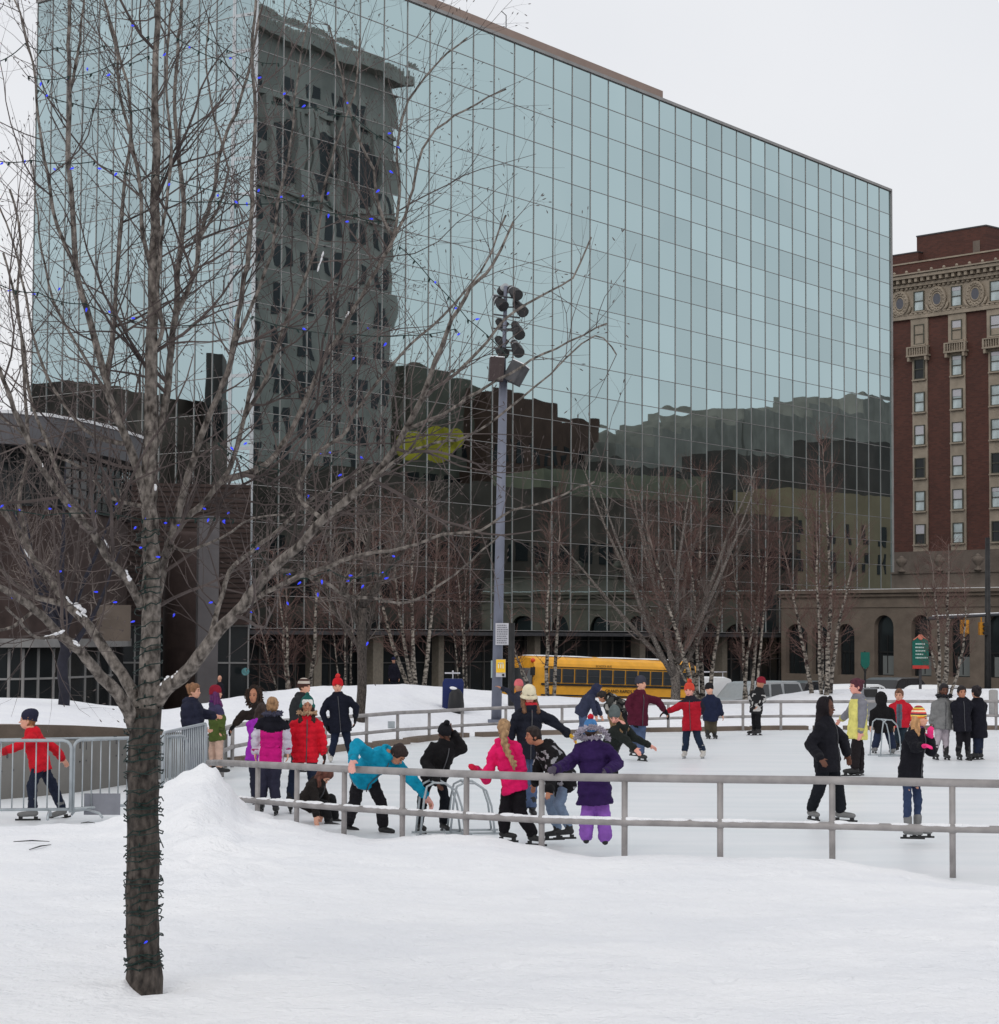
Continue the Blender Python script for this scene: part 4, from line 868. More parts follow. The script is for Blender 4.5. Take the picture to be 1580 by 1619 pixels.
obj('sign_print', mb, mat('sign_letters', srgb(190, 210, 205), .6), t)
mb = MB(); mb.tube([Vector((c.x, SD + .09, -1.5)), c + Vector((0, .09, .2))], .05, 8); obj('post', mb, M['dkgrey'], t)

c = U(619, 1146, 45.4); mb = MB(); mb.box(c, (.13, .1, .14), (1, .25, 0)); mb.box(c + Vector((0, -.06, -.02)), (.09, .02, .06)); tag(obj('junction_box', mb, M['galv']), 'small grey electrical box fixed to the far railing right of the dark tree', 'electrical box')
c = U(1375, 1103, 56); mb = MB(); mb.box(c + Z(-.25), (.36, .36, 1.0)); cb_ = tag(obj('utility_cabinet', mb, mat('cabinet_grey', srgb(126, 128, 132), .6, var=.1)), 'grey utility cabinet with a dark top standing behind the woman in the yellow vest', 'cabinet')
mb = MB(); mb.box(c + Vector((0, -.19, .12)), (.34, .03, .2)); o = obj('vent', mb, M['black']); o.parent = cb_
c = U(1571, 1100, 57); mb = MB(); mb.tube([c - Z(.5), c + Z(.13), c + Z(.16)], [.12, .12, .07], 12); tag(obj('bollard', mb, M['conc'], smooth=True), 'short grey bollard on the snow bank at the right edge', 'bollard')

# tall arched openings in the upper storeys of the mirrored tower
a_, b_ = Vector((XD(330, 194), 194, 0)), Vector((XD(619, 217), 217, 0)); d_ = (b_ - a_).normalized(); n_ = Vector((-d_.y, d_.x, 0)); L_t = (b_ - a_).length
tw_root = [o for o in bpy.data.objects if o.name == 'stone_tower'][0]
for f_ in (.36, .58, .80):
    mb = MB(); r_ = 1.5; poly = [(-r_, -3.4), (r_, -3.4), (r_, 1.2)] + [(r_ * math.cos(math.pi * k / 10), 1.2 + r_ * math.sin(math.pi * k / 10)) for k in range(1, 10)] + [(-r_, 1.2)]
    mb.prism(poly, a_ + d_ * (L_t * f_) - n_ * .14 + Z(48.6), d_, Z(1), n_, .1); mb.v = [MR(v) for v in mb.v]; obj('arched_window', mb, mat('tower_window', (0, 0, 0)), tw_root)
    mb = MB()
    for dx in (-1, 1): mb.box(a_ + d_ * (L_t * f_ + dx * 2.3) - n_ * .3 + Z(48.5), (1.0, .5, 9), d_, n_)
    mb.v = [MR(v) for v in mb.v]; obj('pilaster', mb, mat('tower_stone', (0, 0, 0)), tw_root)
# ================================================================ main tree (foreground)
TD = TREE_D
LIMBS = [  # (points px,py ; depth offset at end ; width px start,end)
 ([(228, 1585), (227, 1520), (226, 1440), (226, 1340), (226, 1250), (228, 1180), (232, 1120)], 0, 55, 48),
 ([(232, 1150), (236, 1090), (238, 1010), (239, 930), (238, 850), (236, 780), (238, 700), (240, 600), (242, 480), (245, 360), (247, 240), (246, 120), (249, 0), (252, -120)], .25, 40, 7),
 ([(214, 1150), (196, 1110), (160, 1068), (127, 1030), (94, 1003), (55, 965), (20, 940), (-40, 905)], -.7, 30, 10),
 ([(222, 1120), (200, 1075), (176, 1040), (142, 990), (106, 955), (82, 922), (51, 880), (28, 840), (5, 805), (-40, 750)], .5, 26, 9),
 ([(106, 955), (60, 945), (22, 920), (-10, 885), (-60, 840)], .1, 13, 6),
 ([(225, 960), (200, 915), (177, 890), (160, 865), (140, 835), (108, 800), (75, 755), (45, 700), (15, 625), (-10, 560), (-30, 480)], -.9, 19, 6),
 ([(232, 800), (218, 742), (202, 702), (190, 670), (174, 630), (165, 590), (143, 515), (122, 430), (113, 330), (108, 230), (110, 130), (108, 40), (112, -60)], -.35, 19, 6),
 ([(109, 152), (118, 110), (124, 76), (130, 30), (135, -40)], .2, 7, 4),
 ([(165, 600), (178, 540), (183, 470), (190, 380), (196, 300), (206, 210), (200, 130), (182, 60), (165, 0)], .5, 11, 4),
 ([(122, 430), (92, 360), (75, 280), (62, 190), (52, 100), (30, 20), (15, -40)], -.5, 9, 3),
 ([(140, 835), (100, 770), (75, 700), (50, 640), (38, 560), (25, 480), (5, 400)], .7, 10, 4),
 ([(51, 880), (30, 800), (45, 720), (40, 640), (35, 560), (28, 470), (34, 380), (15, 300)], .9, 10, 4),
 ([(238, 720), (250, 690), (262, 640), (267, 590), (273, 530), (280, 490), (279, 455), (285, 395), (290, 325), (283, 250), (276, 170), (279, 95), (284, 40), (290, -40)], .8, 17, 5),
 ([(280, 492), (293, 468), (310, 425), (316, 375), (326, 345), (337, 305), (352, 225), (372, 180), (386, 140), (400, 80), (415, 10)], .2, 11, 4),
 ([(238, 420), (226, 370), (222, 310), (212, 240), (190, 150), (185, 90), (170, 20), (160, -40)], -.6, 10, 4),
 ([(241, 560), (258, 520), (250, 470), (255, 380), (262, 330), (270, 240), (262, 140), (266, 60), (275, -30)], -.3, 9, 4),
 ([(246, 1110), (262, 1088), (288, 1070), (310, 1046), (330, 1018), (352, 990), (380, 962), (400, 935), (430, 900), (470, 866), (512, 822), (556, 784), (588, 758), (615, 722), (640, 680), (668, 628), (690, 570), (716, 505), (745, 455), (780, 418), (812, 350)], -1.0, 32, 4),
 ([(239, 1010), (248, 960), (257, 905), (266, 860), (282, 835), (304, 812), (326, 790), (350, 760), (372, 720), (386, 660), (400, 600), (418, 540)], .6, 18, 7),
 ([(262, 880), (285, 800), (306, 726), (330, 660), (353, 606), (370, 545), (380, 477), (390, 420), (397, 350), (400, 270), (404, 180), (398, 90), (405, 0)], -.5, 17, 5),
 ([(350, 760), (400, 745), (430, 725), (455, 690), (480, 640), (500, 600), (520, 555), (553, 499), (580, 455), (602, 415), (622, 375), (632, 310), (628, 235), (645, 160), (690, 102), (739, 60)], .7, 14, 3),
 ([(602, 415), (640, 340), (653, 300), (668, 235), (704, 193), (754, 164), (800, 140)], .3, 8, 3),
 ([(622, 375), (600, 330), (590, 270), (560, 200), (540, 120), (520, 40)], -.5, 7, 3),
 ([(512, 822), (470, 780), (500, 720), (540, 690), (565, 650), (600, 600), (650, 545), (700, 500), (760, 430), (800, 340)], .9, 10, 3),
 ([(640, 680), (700, 655), (740, 630), (790, 600), (840, 570), (900, 540), (960, 512)], -.5, 9, 3),
 ([(668, 628), (720, 590), (770, 540), (800, 505), (850, 470), (905, 440), (935, 375)], .4, 8, 3),
 ([(330, 1018), (345, 960), (362, 905), (400, 870), (440, 840), (480, 800), (530, 765), (590, 735)], .8, 13, 4),
 ([(380, 962), (420, 938), (470, 912), (520, 895), (575, 877), (640, 867), (700, 846), (760, 838), (810, 808), (860, 795), (905, 775), (940, 762)], -.6, 12, 3),
 ([(430, 900), (470, 905), (509, 920), (552, 943), (600, 948), (628, 953), (663, 945), (704, 918), (747, 885), (790, 845)], .5, 9, 3),
 ([(588, 758), (640, 720), (690, 700), (740, 690), (800, 650), (870, 590), (940, 530), (975, 560)], -.9, 7, 2.5),
 ([(386, 660), (420, 600), (440, 540), (470, 470), (500, 390), (510, 310), (530, 230), (560, 150), (570, 60)], .2, 9, 3),
 ([(370, 545), (400, 480), (430, 400), (440, 320), (460, 230), (470, 120), (490, 20)], -.9, 8, 3),
 ([(316, 375), (345, 330), (360, 270), (340, 190), (325, 110), (330, 30)], .6, 6, 3),
 ([(55, 965), (20, 990), (-20, 1000), (-60, 1010)], -.3, 8, 5),
 ([(94, 1003), (60, 1010), (30, 980), (10, 960)], -.9, 8, 4),
 ([(266, 860), (300, 870), (350, 850), (400, 820), (450, 815)], -.8, 8, 3),
 ([(202, 702), (150, 690), (100, 640), (60, 560), (40, 470), (20, 380), (-10, 300)], .3, 9, 3),
 ([(174, 630), (130, 560), (95, 500), (70, 420), (60, 340), (50, 260)], 1.0, 7, 3),
 ([(232, 800), (180, 790), (130, 740), (90, 720), (40, 690), (0, 660), (-40, 640)], .4, 9, 3),
]
mt = thing('bare_tree', 'bare leafless tree with a thick trunk wrapped in string lights, nearest the camera', 'tree', (XD(228, TD), TD, .6))
rt = random.Random(11)
def limb_pts(pts, d1, wa, wb, D0=TD, sub=3, wob=1.6):
    P = []; n = len(pts); tot = 0; L = [0]
    for a, b in zip(pts, pts[1:]): tot += math.dist(a, b); L.append(tot)
    for i in range(n - 1):
        for k in range(sub):
            t = k / sub; a = L[i] + (L[i + 1] - L[i]) * t; f = a / tot
            p0, p1, p2, p3 = pts[max(i - 1, 0)], pts[i], pts[i + 1], pts[min(i + 2, n - 1)]
            c = [.5 * (2 * p1[j] + (p2[j] - p0[j]) * t + (2 * p0[j] - 5 * p1[j] + 4 * p2[j] - p3[j]) * t * t + (-p0[j] + 3 * p1[j] - 3 * p2[j] + p3[j]) * t ** 3) for j in (0, 1)]
            w_ = (wa + (wb - wa) * f ** .62) * (1 if wa > 38 else .86)
            if f > 0: c[0] += rt.uniform(-1, 1) * wob * min(1, f * 5); c[1] += rt.uniform(-1, 1) * wob * min(1, f * 5)
            P.append((c[0], c[1], D0 + d1 * f, w_))
    P.append((*pts[-1], D0 + d1, wb)); return P
trunk_mb, limb_mb, twig_mb = MB(), MB(), MB()
SEG = []   # for twig spawning: (pos, dir, radius)
depth_at = {}
def start_depth(pt):
    """a limb leaves its parent at the parent's depth"""
    best = None
    for q in ALLP:
        d = math.dist((q[0], q[1]), pt)
        if best is None or d < best[0]: best = (d, q[2])
    return best[1] if best and best[0] < 25 else TD
ALLP = []
def add_limb(i, pts, d1, wa, wb):
    d0 = start_depth(pts[0]) if ALLP else TD
    P = limb_pts(pts, d1, wa, wb, d0); ALLP.extend(P)
    W = [U(x, y, D) for x, y, D, w_ in P]; rad = [w_ / 2 / FPX * D for x, y, D, w_ in P]
    mb = trunk_mb if i == 0 else limb_mb
    n = 20 if i == 0 else (14 if wa > 20 else 8)
    if i == 0:
        rad = [r * (1 + .045 * noise.noise((k * .6, 1, 3))) for k, r in enumerate(rad)]; rad[0] *= 1.2; rad[1] *= 1.14; rad[2] *= 1.06; W[0].z -= .15
    mb.tube(W, rad, n)
    for k in range(1, len(W)):
        SEG.append((W[k], (W[k] - W[k - 1]).normalized(), rad[k], P[k]))
for i, (pts, d1, wa, wb) in enumerate(LIMBS): add_limb(i, pts, d1, wa, wb)
# knobbly bark on trunk
for mb_, amp in ((trunk_mb, .006), (limb_mb, .003)):
    for v in mb_.v:
        q = noise.noise_vector(v * 14) * amp + noise.noise_vector(v * 40) * amp * .5; v += q
def twig(p, d, r, L, lev, rnd, mb, sides=5, up=.25, mib=0):
    n = max(3, int(L / .09)); n = min(n, 9); pts = [p.copy()]; rad = [r]; cur = p.copy(); dd = d.copy(); st = L / n
    kids = []
    for k in range(n):
        dd = (dd + Vector((rnd.uniform(-1, 1), rnd.uniform(-1, 1), rnd.uniform(-1, 1))) * .23 + Vector((0, 0, up * .26))).normalized()
        cur = cur + dd * st; pts.append(cur.copy()); rad.append(r * (1 - .72 * (k + 1) / n))
        if lev > 0 and k < n - 1 and rnd.random() < .62: kids.append((cur.copy(), dd.copy(), rad[-1], 1 - (k / n)))
    mb.tube(pts, rad, sides if r > .004 else 3, False, mib)
    if lev <= 1 and r < .008:   # buds
        mb.ell(cur, dd * .010, dd.orthogonal().normalized() * .0026, dd.cross(dd.orthogonal()).normalized() * .0026, 4, 3, mib)
    for q, e, rr_, f in kids:
        side = e.cross(Vector((rnd.uniform(-1, 1), rnd.uniform(-1, 1), rnd.uniform(-.3, .3)))).normalized()
        nd = (e * .72 + side * rnd.uniform(.45, .85)).normalized()
        twig(q, nd, rr_ * .72, L * rnd.uniform(.3, .6) * (.5 + .6 * f), lev - 1, rnd, mb, sides, up, mib)
rt2 = random.Random(5)
for (p, d, r, P) in SEG:
    if P[1] > 1040 or r > .05: continue
    if P[0] < -60 or P[1] < -80: continue
    prob = .85 if r < .022 else .5
    if P[0] > 500: prob *= 1.0
    if P[0] > 700 or (P[0] > 540 and P[1] > 860): prob *= .5
    if .004 < r < .03 and P[0] < 640 and not (P[0] > 460 and P[1] > 850) and rt2.random() < .13:      # middle-sized side branches fill the lower crown
        ax = d.orthogonal(); ax.rotate(Matrix.Rotation(rt2.uniform(0, 6.28), 3, d))
        twig(p, (d * .6 + ax * .8).normalized(), min(r * .55, .0095), rt2.uniform(.7, 1.25), 3, rt2, twig_mb, 5, .32)
    if rt2.random() < prob:
        ax = d.orthogonal(); ax.rotate(Matrix.Rotation(rt2.uniform(0, 6.28), 3, d))
        nd = (d * .7 + ax * rt2.uniform(.5, .9) + Vector((0, -0, .15))).normalized(); nd.y *= .7
        r0 = min(r * .42, .0055); twig(p, nd, max(.0022, r0 * rt2.uniform(.5, 1)), rt2.uniform(.22, .62), 2, rt2, twig_mb, 4)
# tips of every limb branch out
for pts, d1, wa, wb in LIMBS[1:]:
    pass
obj('trunk', trunk_mb, M['barkdk'], mt, smooth=True)
obj('branches', limb_mb, M['bark'], mt, smooth=True)
tw_ = obj('twigs', twig_mb, M['twig'], mt, smooth=False)
# snow caught in the forks
for px, py, w_, h_, D in ((85, 995, 24, 9, 9.4), (118, 1022, 17, 8, 9.35), (202, 915, 13, 12, 9.8), (143, 942, 16, 14, 9.9), (137, 966, 9, 7, 9.9), (117, 977, 10, 8, 9.8), (115, 950, 12, 6, 9.8), (182, 846, 11, 5, 9.6), (262, 1083, 15, 13, 9.9), (283, 1070, 16, 12, 9.75), (272, 1094, 10, 6, 9.85), (238, 992, 10, 8, 9.9), (250, 1127, 12, 9, 9.8), (205, 1130, 5, 7, 9.8), (226, 916, 8, 6, 9.8), (250, 707, 6, 8, 10), (260, 768, 7, 7, 10), (255, 1106, 7, 12, 9.85), (536, 424, 22, 5, 10.3), (68, 735, 6, 4, 10), (30, 890, 14, 4, 10.2), (546, 503, 7, 8, 10.2)):
    q_ = min(range(1, len(ALLP)), key=lambda i_: math.dist(ALLP[i_][:2], (px, py + h_ * .6))); n_ = ALLP[q_]; m_ = ALLP[q_ - 1]
    D = n_[2] - n_[3] / 2 / FPX * n_[2] * .55; x_, y_ = n_[0] + (px - n_[0]) * .35, n_[1] - n_[3] * .42
    p = U(x_, y_, D); s = D / FPX; ax = (U(n_[0], n_[1], D) - U(m_[0], m_[1], D)); ax = ax.normalized() if ax.length > 1e-5 else Vector((1, 0, 0)); up = ax.cross(Vector((0, 1, 0))).normalized(); mb = MB()
    for e_ in range(4):
        f_ = (e_ - 1.5) / 3; mb.ell(p + ax * w_ * s * f_, ax * w_ * .26 * s * random.uniform(.7, 1.2), Vector((0, w_ * .22 * s, 0)), up * h_ * .34 * s * random.uniform(.6, 1.2), 10, 7)
    for v in mb.v: v += noise.noise_vector(v * 45) * .004
    obj('snow_clump', mb, M['snow'], mt, smooth=True)
# ---------------------------------------------------------------- string lights on the main tree
sl = thing('string_lights', 'dark green wires with small blue bulbs strung through the nearest bare tree', 'string lights', (XD(228, TD), TD, 1.0))
wire = MB(); rw = random.Random(3)
# wraps round trunk and stem
def wrapw(y0, y1, wpx, turns, D0, x_of):
    pts = []; n = int(turns * 14)
    for k in range(n + 1):
        t = k / n; a = t * turns * 2 * math.pi; y = y0 + (y1 - y0) * t + rw.uniform(-3.5, 3.5) + 9 * math.sin(t * turns * 1.3 + y0); R_ = wpx(y) / 2 * 1.05; c = x_of(y)
        D = D0 + math.sin(a) * (R_ / FPX * D0); pts.append(U(c + math.cos(a) * R_, y + 3 * math.sin(a + y0), D))
    wire.tube(pts, .0030, 4, False); return pts
W1 = wrapw(1550, 1135, lambda y: 57 - (1550 - y) * .018, 24, TD, lambda y: 227 + (1135 - y) * 0)
W2 = wrapw(1130, 830, lambda y: 48 - (1130 - y) * .045, 16, TD + .03, lambda y: 234)
for q in range(16): # doubled and slack loops
    y = 1140 + q * 26 + rw.uniform(-10, 10); wrapw(y + 12, y - 8, lambda yy: 60, 1.6, TD, lambda yy: 227)
unlit = MB()
def bulb_holder(mb, p, d, L=.022, r=.0042): mb.tube([p, p + d * L * .5, p + d * L], [r, r * 1.25, r * .3], 6)
for P_ in (W1, W2):
    for k in range(3, len(P_), 7):
        p = P_[k]; ax = Vector((XD(230, TD), TD, p.z)); d = (p - ax); d.z = rw.uniform(-.03, .05); d.normalize()
        bulb_holder(unlit, p, (d + Vector((0, 0, rw.uniform(-.8, .8)))).normalized(), .024)
def strand(pts, sag=10, lit=.5):
    Q = []
    for (x0, y0, d0), (x1, y1, d1) in zip(pts, pts[1:]):
        for k in range(8):
            t = k / 8; Q.append(U(x0 + (x1 - x0) * t, y0 + (y1 - y0) * t + sag * 4 * t * (1 - t), TD + d0 + (d1 - d0) * t))
    Q.append(U(pts[-1][0], pts[-1][1], TD + pts[-1][2])); wire.tube(Q, .0024, 4, False)
    for q in Q[::4]: bulb_holder(unlit, q, Vector((rw.uniform(-.6, .6), rw.uniform(-.6, .3), -1)).normalized())
strand([(-20, 100, -.3), (40, 68, -.2), (90, 75, 0), (165, 72, .1), (235, 57, .2)], 8)
strand([(45, 120, -.2), (110, 120, -.3), (180, 100, 0), (235, 88, .2)], 6)
strand([(60, 142, 0), (115, 163, 0), (180, 172, .1), (235, 170, .2)], 4)
strand([(-20, 250, -.3), (50, 253, -.2), (150, 255, 0), (200, 272, .1), (245, 276, .1), (400, 310, 0)], 5)
strand([(285, 10, .2), (330, 60, .3), (390, 90, .3), (440, 100, .2)], 4)
strand([(280, 60, .3), (350, 95, .3), (400, 130, .2)], 4)
strand([(-10, 445, -.2), (60, 462, -.2), (135, 480, -.1), (240, 512, .2), (360, 505, .1)], 6)
strand([(250, 315, .2), (345, 318, 0), (400, 322, 0), (470, 315, 0), (520, 320, .1)], 3)
strand([(-20, 805, -.5), (70, 815, -.4), (150, 812, -.3), (225, 822, 0), (310, 820, 0), (370, 822, .1)], -2)
strand([(632, 390, .4), (680, 440, .3), (740, 505, .2), (800, 560, 0)], -3)
strand([(400, 500, -.4), (470, 520, -.2), (560, 528, .3), (640, 530, .3), (720, 520, .2)], 3)
strand([(400, 860, 0), (450, 905, 0), (520, 900, 0), (590, 905, .1), (630, 880, 0)], 12)
strand([(430, 160, .2), (500, 170, .3), (560, 185, .3), (632, 235, .3)], 4)
strand([(400, 300, 0), (440, 310, 0), (500, 330, .2), (560, 340, .3), (600, 350, .3)], 3)
strand([(345, 700, 0), (380, 720, .1), (440, 742, .2), (490, 750, .2), (560, 700, 0)], 6)
obj('wire', wire, M['wire'], sl); obj('unlit_bulbs', unlit, M['wire'], sl)['kind'] = 'stuff'
BULBS = [(5, 257), (40, 253), (65, 130), (75, 150), (138, 107), (174, 117), (111, 124), (85, 266), (117, 265), (155, 266), (185, 273), (208, 40), (262, 84), (300, 75), (363, 92), (268, 290), (344, 310), (372, 318), (390, 320), (18, 458), (56, 465), (95, 455), (137, 487), (172, 492), (213, 503), (372, 505), (413, 122), (451, 147), (483, 166), (550, 163), (410, 299), (446, 311), (478, 310), (520, 304), (551, 350), (590, 346), (614, 211), (632, 234), (616, 270), (600, 300), (520, 338), (479, 519), (584, 520), (611, 542), (560, 565), (688, 445), (718, 487), (727, 527), (752, 505), (5, 798), (32, 807), (77, 804), (108, 798), (152, 807), (188, 795), (215, 833), (232, 816), (260, 827), (285, 831), (325, 805), (330, 820), (355, 822), (360, 812), (221, 866), (253, 881), (352, 823), (410, 866), (447, 887), (478, 907), (476, 920), (459, 908), (509, 917), (552, 910), (553, 918), (575, 925), (606, 905), (608, 915), (624, 880), (97, 903), (155, 936), (185, 952), (276, 970), (336, 952), (393, 966), (454, 952), (503, 937), (582, 1015), (20, 942), (213, 982), (233, 1488), (488, 782), (505, 715), (522, 716), (540, 750), (570, 722), (600, 765), (390, 700), (365, 707), (345, 706), (330, 695)]
bl0 = None
for k, (x, y) in enumerate(BULBS[:98]):
    D = TD + rw.uniform(-.5, .5) if y != 1488 else TD - .1
    p = U(x, y, D)
    mb = MB(); d = Vector((rw.uniform(-1, 1), rw.uniform(-1, .2), rw.uniform(-1, .3))).normalized(); mb.tube([p, p + d * .008, p + d * .020], [.0034, .0052, .001], 6)
    obj('bulb', mb, M['bulb'], sl)
# ================================================================ other trees
def bare_tree(name, label, px, D, zb, h, r, seed, bark, topm, spread=.5, limbs=6, fork=.35, lean=(0, 0), twr=.011, tl=.5, lev=2, group=None, cat='tree', dens=1.0, dir_=None):
    rnd = random.Random(seed); base = Vector((XD(px, D), D, zb)); t = thing(name, label, cat, tuple(base), group)
    mb, tb = MB(), MB(); pts = [base - Z(.3)]; rad = [r * 1.12]; n = 6; cur = base.copy()
    for k in range(1, n + 1): cur = base + Vector((lean[0] * k / n + rnd.uniform(-.03, .03), lean[1] * k / n, h * fork * k / n)); pts.append(cur.copy()); rad.append(r * (1 - .12 * k / n))
    mb.tube(pts, rad, 9)
    for i in range(limbs):
        a = 2 * math.pi * i / limbs + rnd.uniform(-.4, .4); s = spread * rnd.uniform(.5, 1.1); k0 = rnd.choice([3, 4, 5, 6, 6]); p = pts[k0].copy()
        d = Vector((math.cos(a) * s, math.sin(a) * s * .8, 1)).normalized(); L = h * (1 - fork) * rnd.uniform(.75, 1.05); m_n = 8; P = [p.copy()]; Rr = [r * .62]; 
        for k in range(m_n):
            d = (d + Vector((rnd.uniform(-1, 1), rnd.uniform(-1, 1), rnd.uniform(-.3, 1)) ) * .10).normalized(); p = p + d * L / m_n; P.append(p.copy()); Rr.append(r * .62 * (1 - .85 * (k + 1) / m_n))
            if k >= 1:
                for q in range(int(2 * dens + rnd.random())):
                    ax = d.orthogonal(); ax.rotate(Matrix.Rotation(rnd.uniform(0, 6.28), 3, d)); twig(p.copy(), (d * .7 + ax * .75).normalized(), max(twr * .7, Rr[-1] * .35), h * tl * rnd.uniform(.12, .3), lev, rnd, tb, 3, .35)
        mb.tube(P, Rr, 6)
    obj('trunk', mb, bark, t, smooth=True); obj('crown', tb, topm, t); return t
bare_tree('dark_tree', 'dark-trunked bare tree standing just behind the far railing beside the skater with the red hat', 574, 47, .2, 6.0, .11, 21, M['barkdk'], M['greytwig'], .9, 7, .45, twr=.012, tl=.6)
bare_tree('lit_tree', 'bare tree with a dark trunk wrapped in blue lights on the left snow mound', 104, 44, .85, 5.0, .115, 22, mat('blue_lit_bark', srgb(36, 36, 46), .8, var=.3, vs_=8), M['greytwig'], .8, 6, .35, twr=.011, tl=.6)  # blue glow is tinted into the bark; no light strings are modelled here
tt = bare_tree('forked_tree', 'grey bare tree with a wide fan of branches before the rear of the bus', 1069, 64, .2, 7.6, .15, 33, M['bark'], M['greytwig'], .95, 11, .17, twr=.012, tl=.55, dens=1.3)
def birch(label, stems, D, zb, seed, crown=1.0):
    """stems: list of (px base, py base, px top, py top, width px)"""
    rnd = random.Random(seed); x0 = sum(s[0] for s in stems) / len(stems); t = thing('birch_tree', label, 'tree', (XD(x0, D), D, zb), 'birch clumps behind the rink')
    tb = MB()
    for (xa, ya, xb, yb, w_) in stems:
        a = U(xa, ya, D + rnd.uniform(-.5, .5)); a.z -= .4; b = U(xb, yb, D + rnd.uniform(-2, 2)); r = w_ * .78 / 2 / FPX * D
        n = 10; P, Rr = [], []; bend = Vector((rnd.uniform(-.25, .25), rnd.uniform(-.3, .3), 0))
        for k in range(n + 1):
            f = k / n; p = a.lerp(b, f) + bend * math.sin(f * math.pi) + Vector((0, 0, 0)); p.x += rnd.uniform(-.03, .03); P.append(p); Rr.append(r * (1 - .93 * f) + .003)
        m1, m2 = MB(), MB(); m1.tube(P[:8], Rr[:8], 8); obj('trunk', m1, M['birch'], t, smooth=True)
        m2.tube(P[7:], Rr[7:], 5); H = (b - a).length
        for k in range(3, n + 1):
            for q in range(int((10 if k > 4 else 4) * crown)):
                d = (P[min(k + 1, n)] - P[k - 1]).normalized(); ax = d.orthogonal(); ax.rotate(Matrix.Rotation(rnd.uniform(0, 6.28), 3, d))
                pp = P[k - 1].lerp(P[k], rnd.random()); L = H * rnd.uniform(.10, .24) * (1.25 - .6 * k / n)
                twig(pp, (d * .8 + ax * .75).normalized(), max(.0088, Rr[k] * .25), L, 2, rnd, tb, 3, .3)
        o2 = obj('branch', m2, M['birchtop'], t)
    obj('crown', tb, M['redtwig'], t)
    return t
BZ = 62
birch('birch clump with two speckled stems at the left, behind the child in the striped hat', [(455, 1150, 432, 870, 9), (462, 1130, 452, 900, 10), (484, 1092, 492, 840, 10), (450, 1125, 400, 960, 5)], 60, .5, 1, .8)
birch('birch clump of five white stems directly behind the snow bank left of the blue box', [(652, 1084, 588, 830, 10), (656, 1084, 620, 780, 8), (660, 1086, 662, 770, 9), (668, 1084, 694, 800, 10), (650, 1084, 640, 840, 7)], BZ, .8, 2, 1.1)
birch('pair of slim birch stems in front of the left part of the school bus', [(867, 1099, 872, 800, 9), (876, 1099, 884, 770, 8)], 63, .6, 3, .8)
birch('thin leaning birch stem between the light pole and the bus', [(848, 1092, 806, 960, 5), (850, 1094, 790, 1000, 4)], 63, .6, 9, .4)
birch('birch clump of many pale stems between the bus and the white van', [(1106, 1104, 1010, 780, 11), (1108, 1104, 1048, 760, 10), (1112, 1106, 1112, 745, 11), (1118, 1105, 1160, 830, 10), (1100, 1104, 1075, 800, 8), (1110, 1104, 985, 860, 6)], 64, .4, 4, 1.2)
birch('birch clump of slender stems right of the white van', [(1180, 1104, 1150, 830, 7), (1186, 1104, 1196, 760, 8), (1176, 1104, 1225, 840, 7), (1192, 1104, 1215, 790, 6)], 64, .4, 5, 1.2)
birch('birch clump of four tall white stems in front of the podium arches', [(1287, 1090, 1236, 850, 10), (1300, 1090, 1292, 770, 8), (1306, 1088, 1300, 700, 11), (1312, 1090, 1368, 830, 10), (1298, 1090, 1270, 790, 6)], BZ, .7, 6, 1.0)
birch('birch clump of short speckled stems at the right, behind the three dark-coated skaters', [(1485, 1090, 1470, 870, 8), (1493, 1088, 1500, 860, 12), (1500, 1090, 1522, 900, 7), (1490, 1089, 1452, 900, 5)], BZ, .7, 7, .8)
birch('thin reddish birch clump between the dark-trunked tree and the light pole', [(735, 1092, 716, 840, 4), (742, 1092, 752, 820, 4), (728, 1092, 690, 860, 3)], 66, .3, 12, 1.1)
birch('thin reddish birch clump behind the skater with the red patterned hat', [(548, 1090, 528, 830, 4), (556, 1090, 566, 800, 4), (540, 1090, 500, 850, 3)], 64, .3, 13, 1.1)
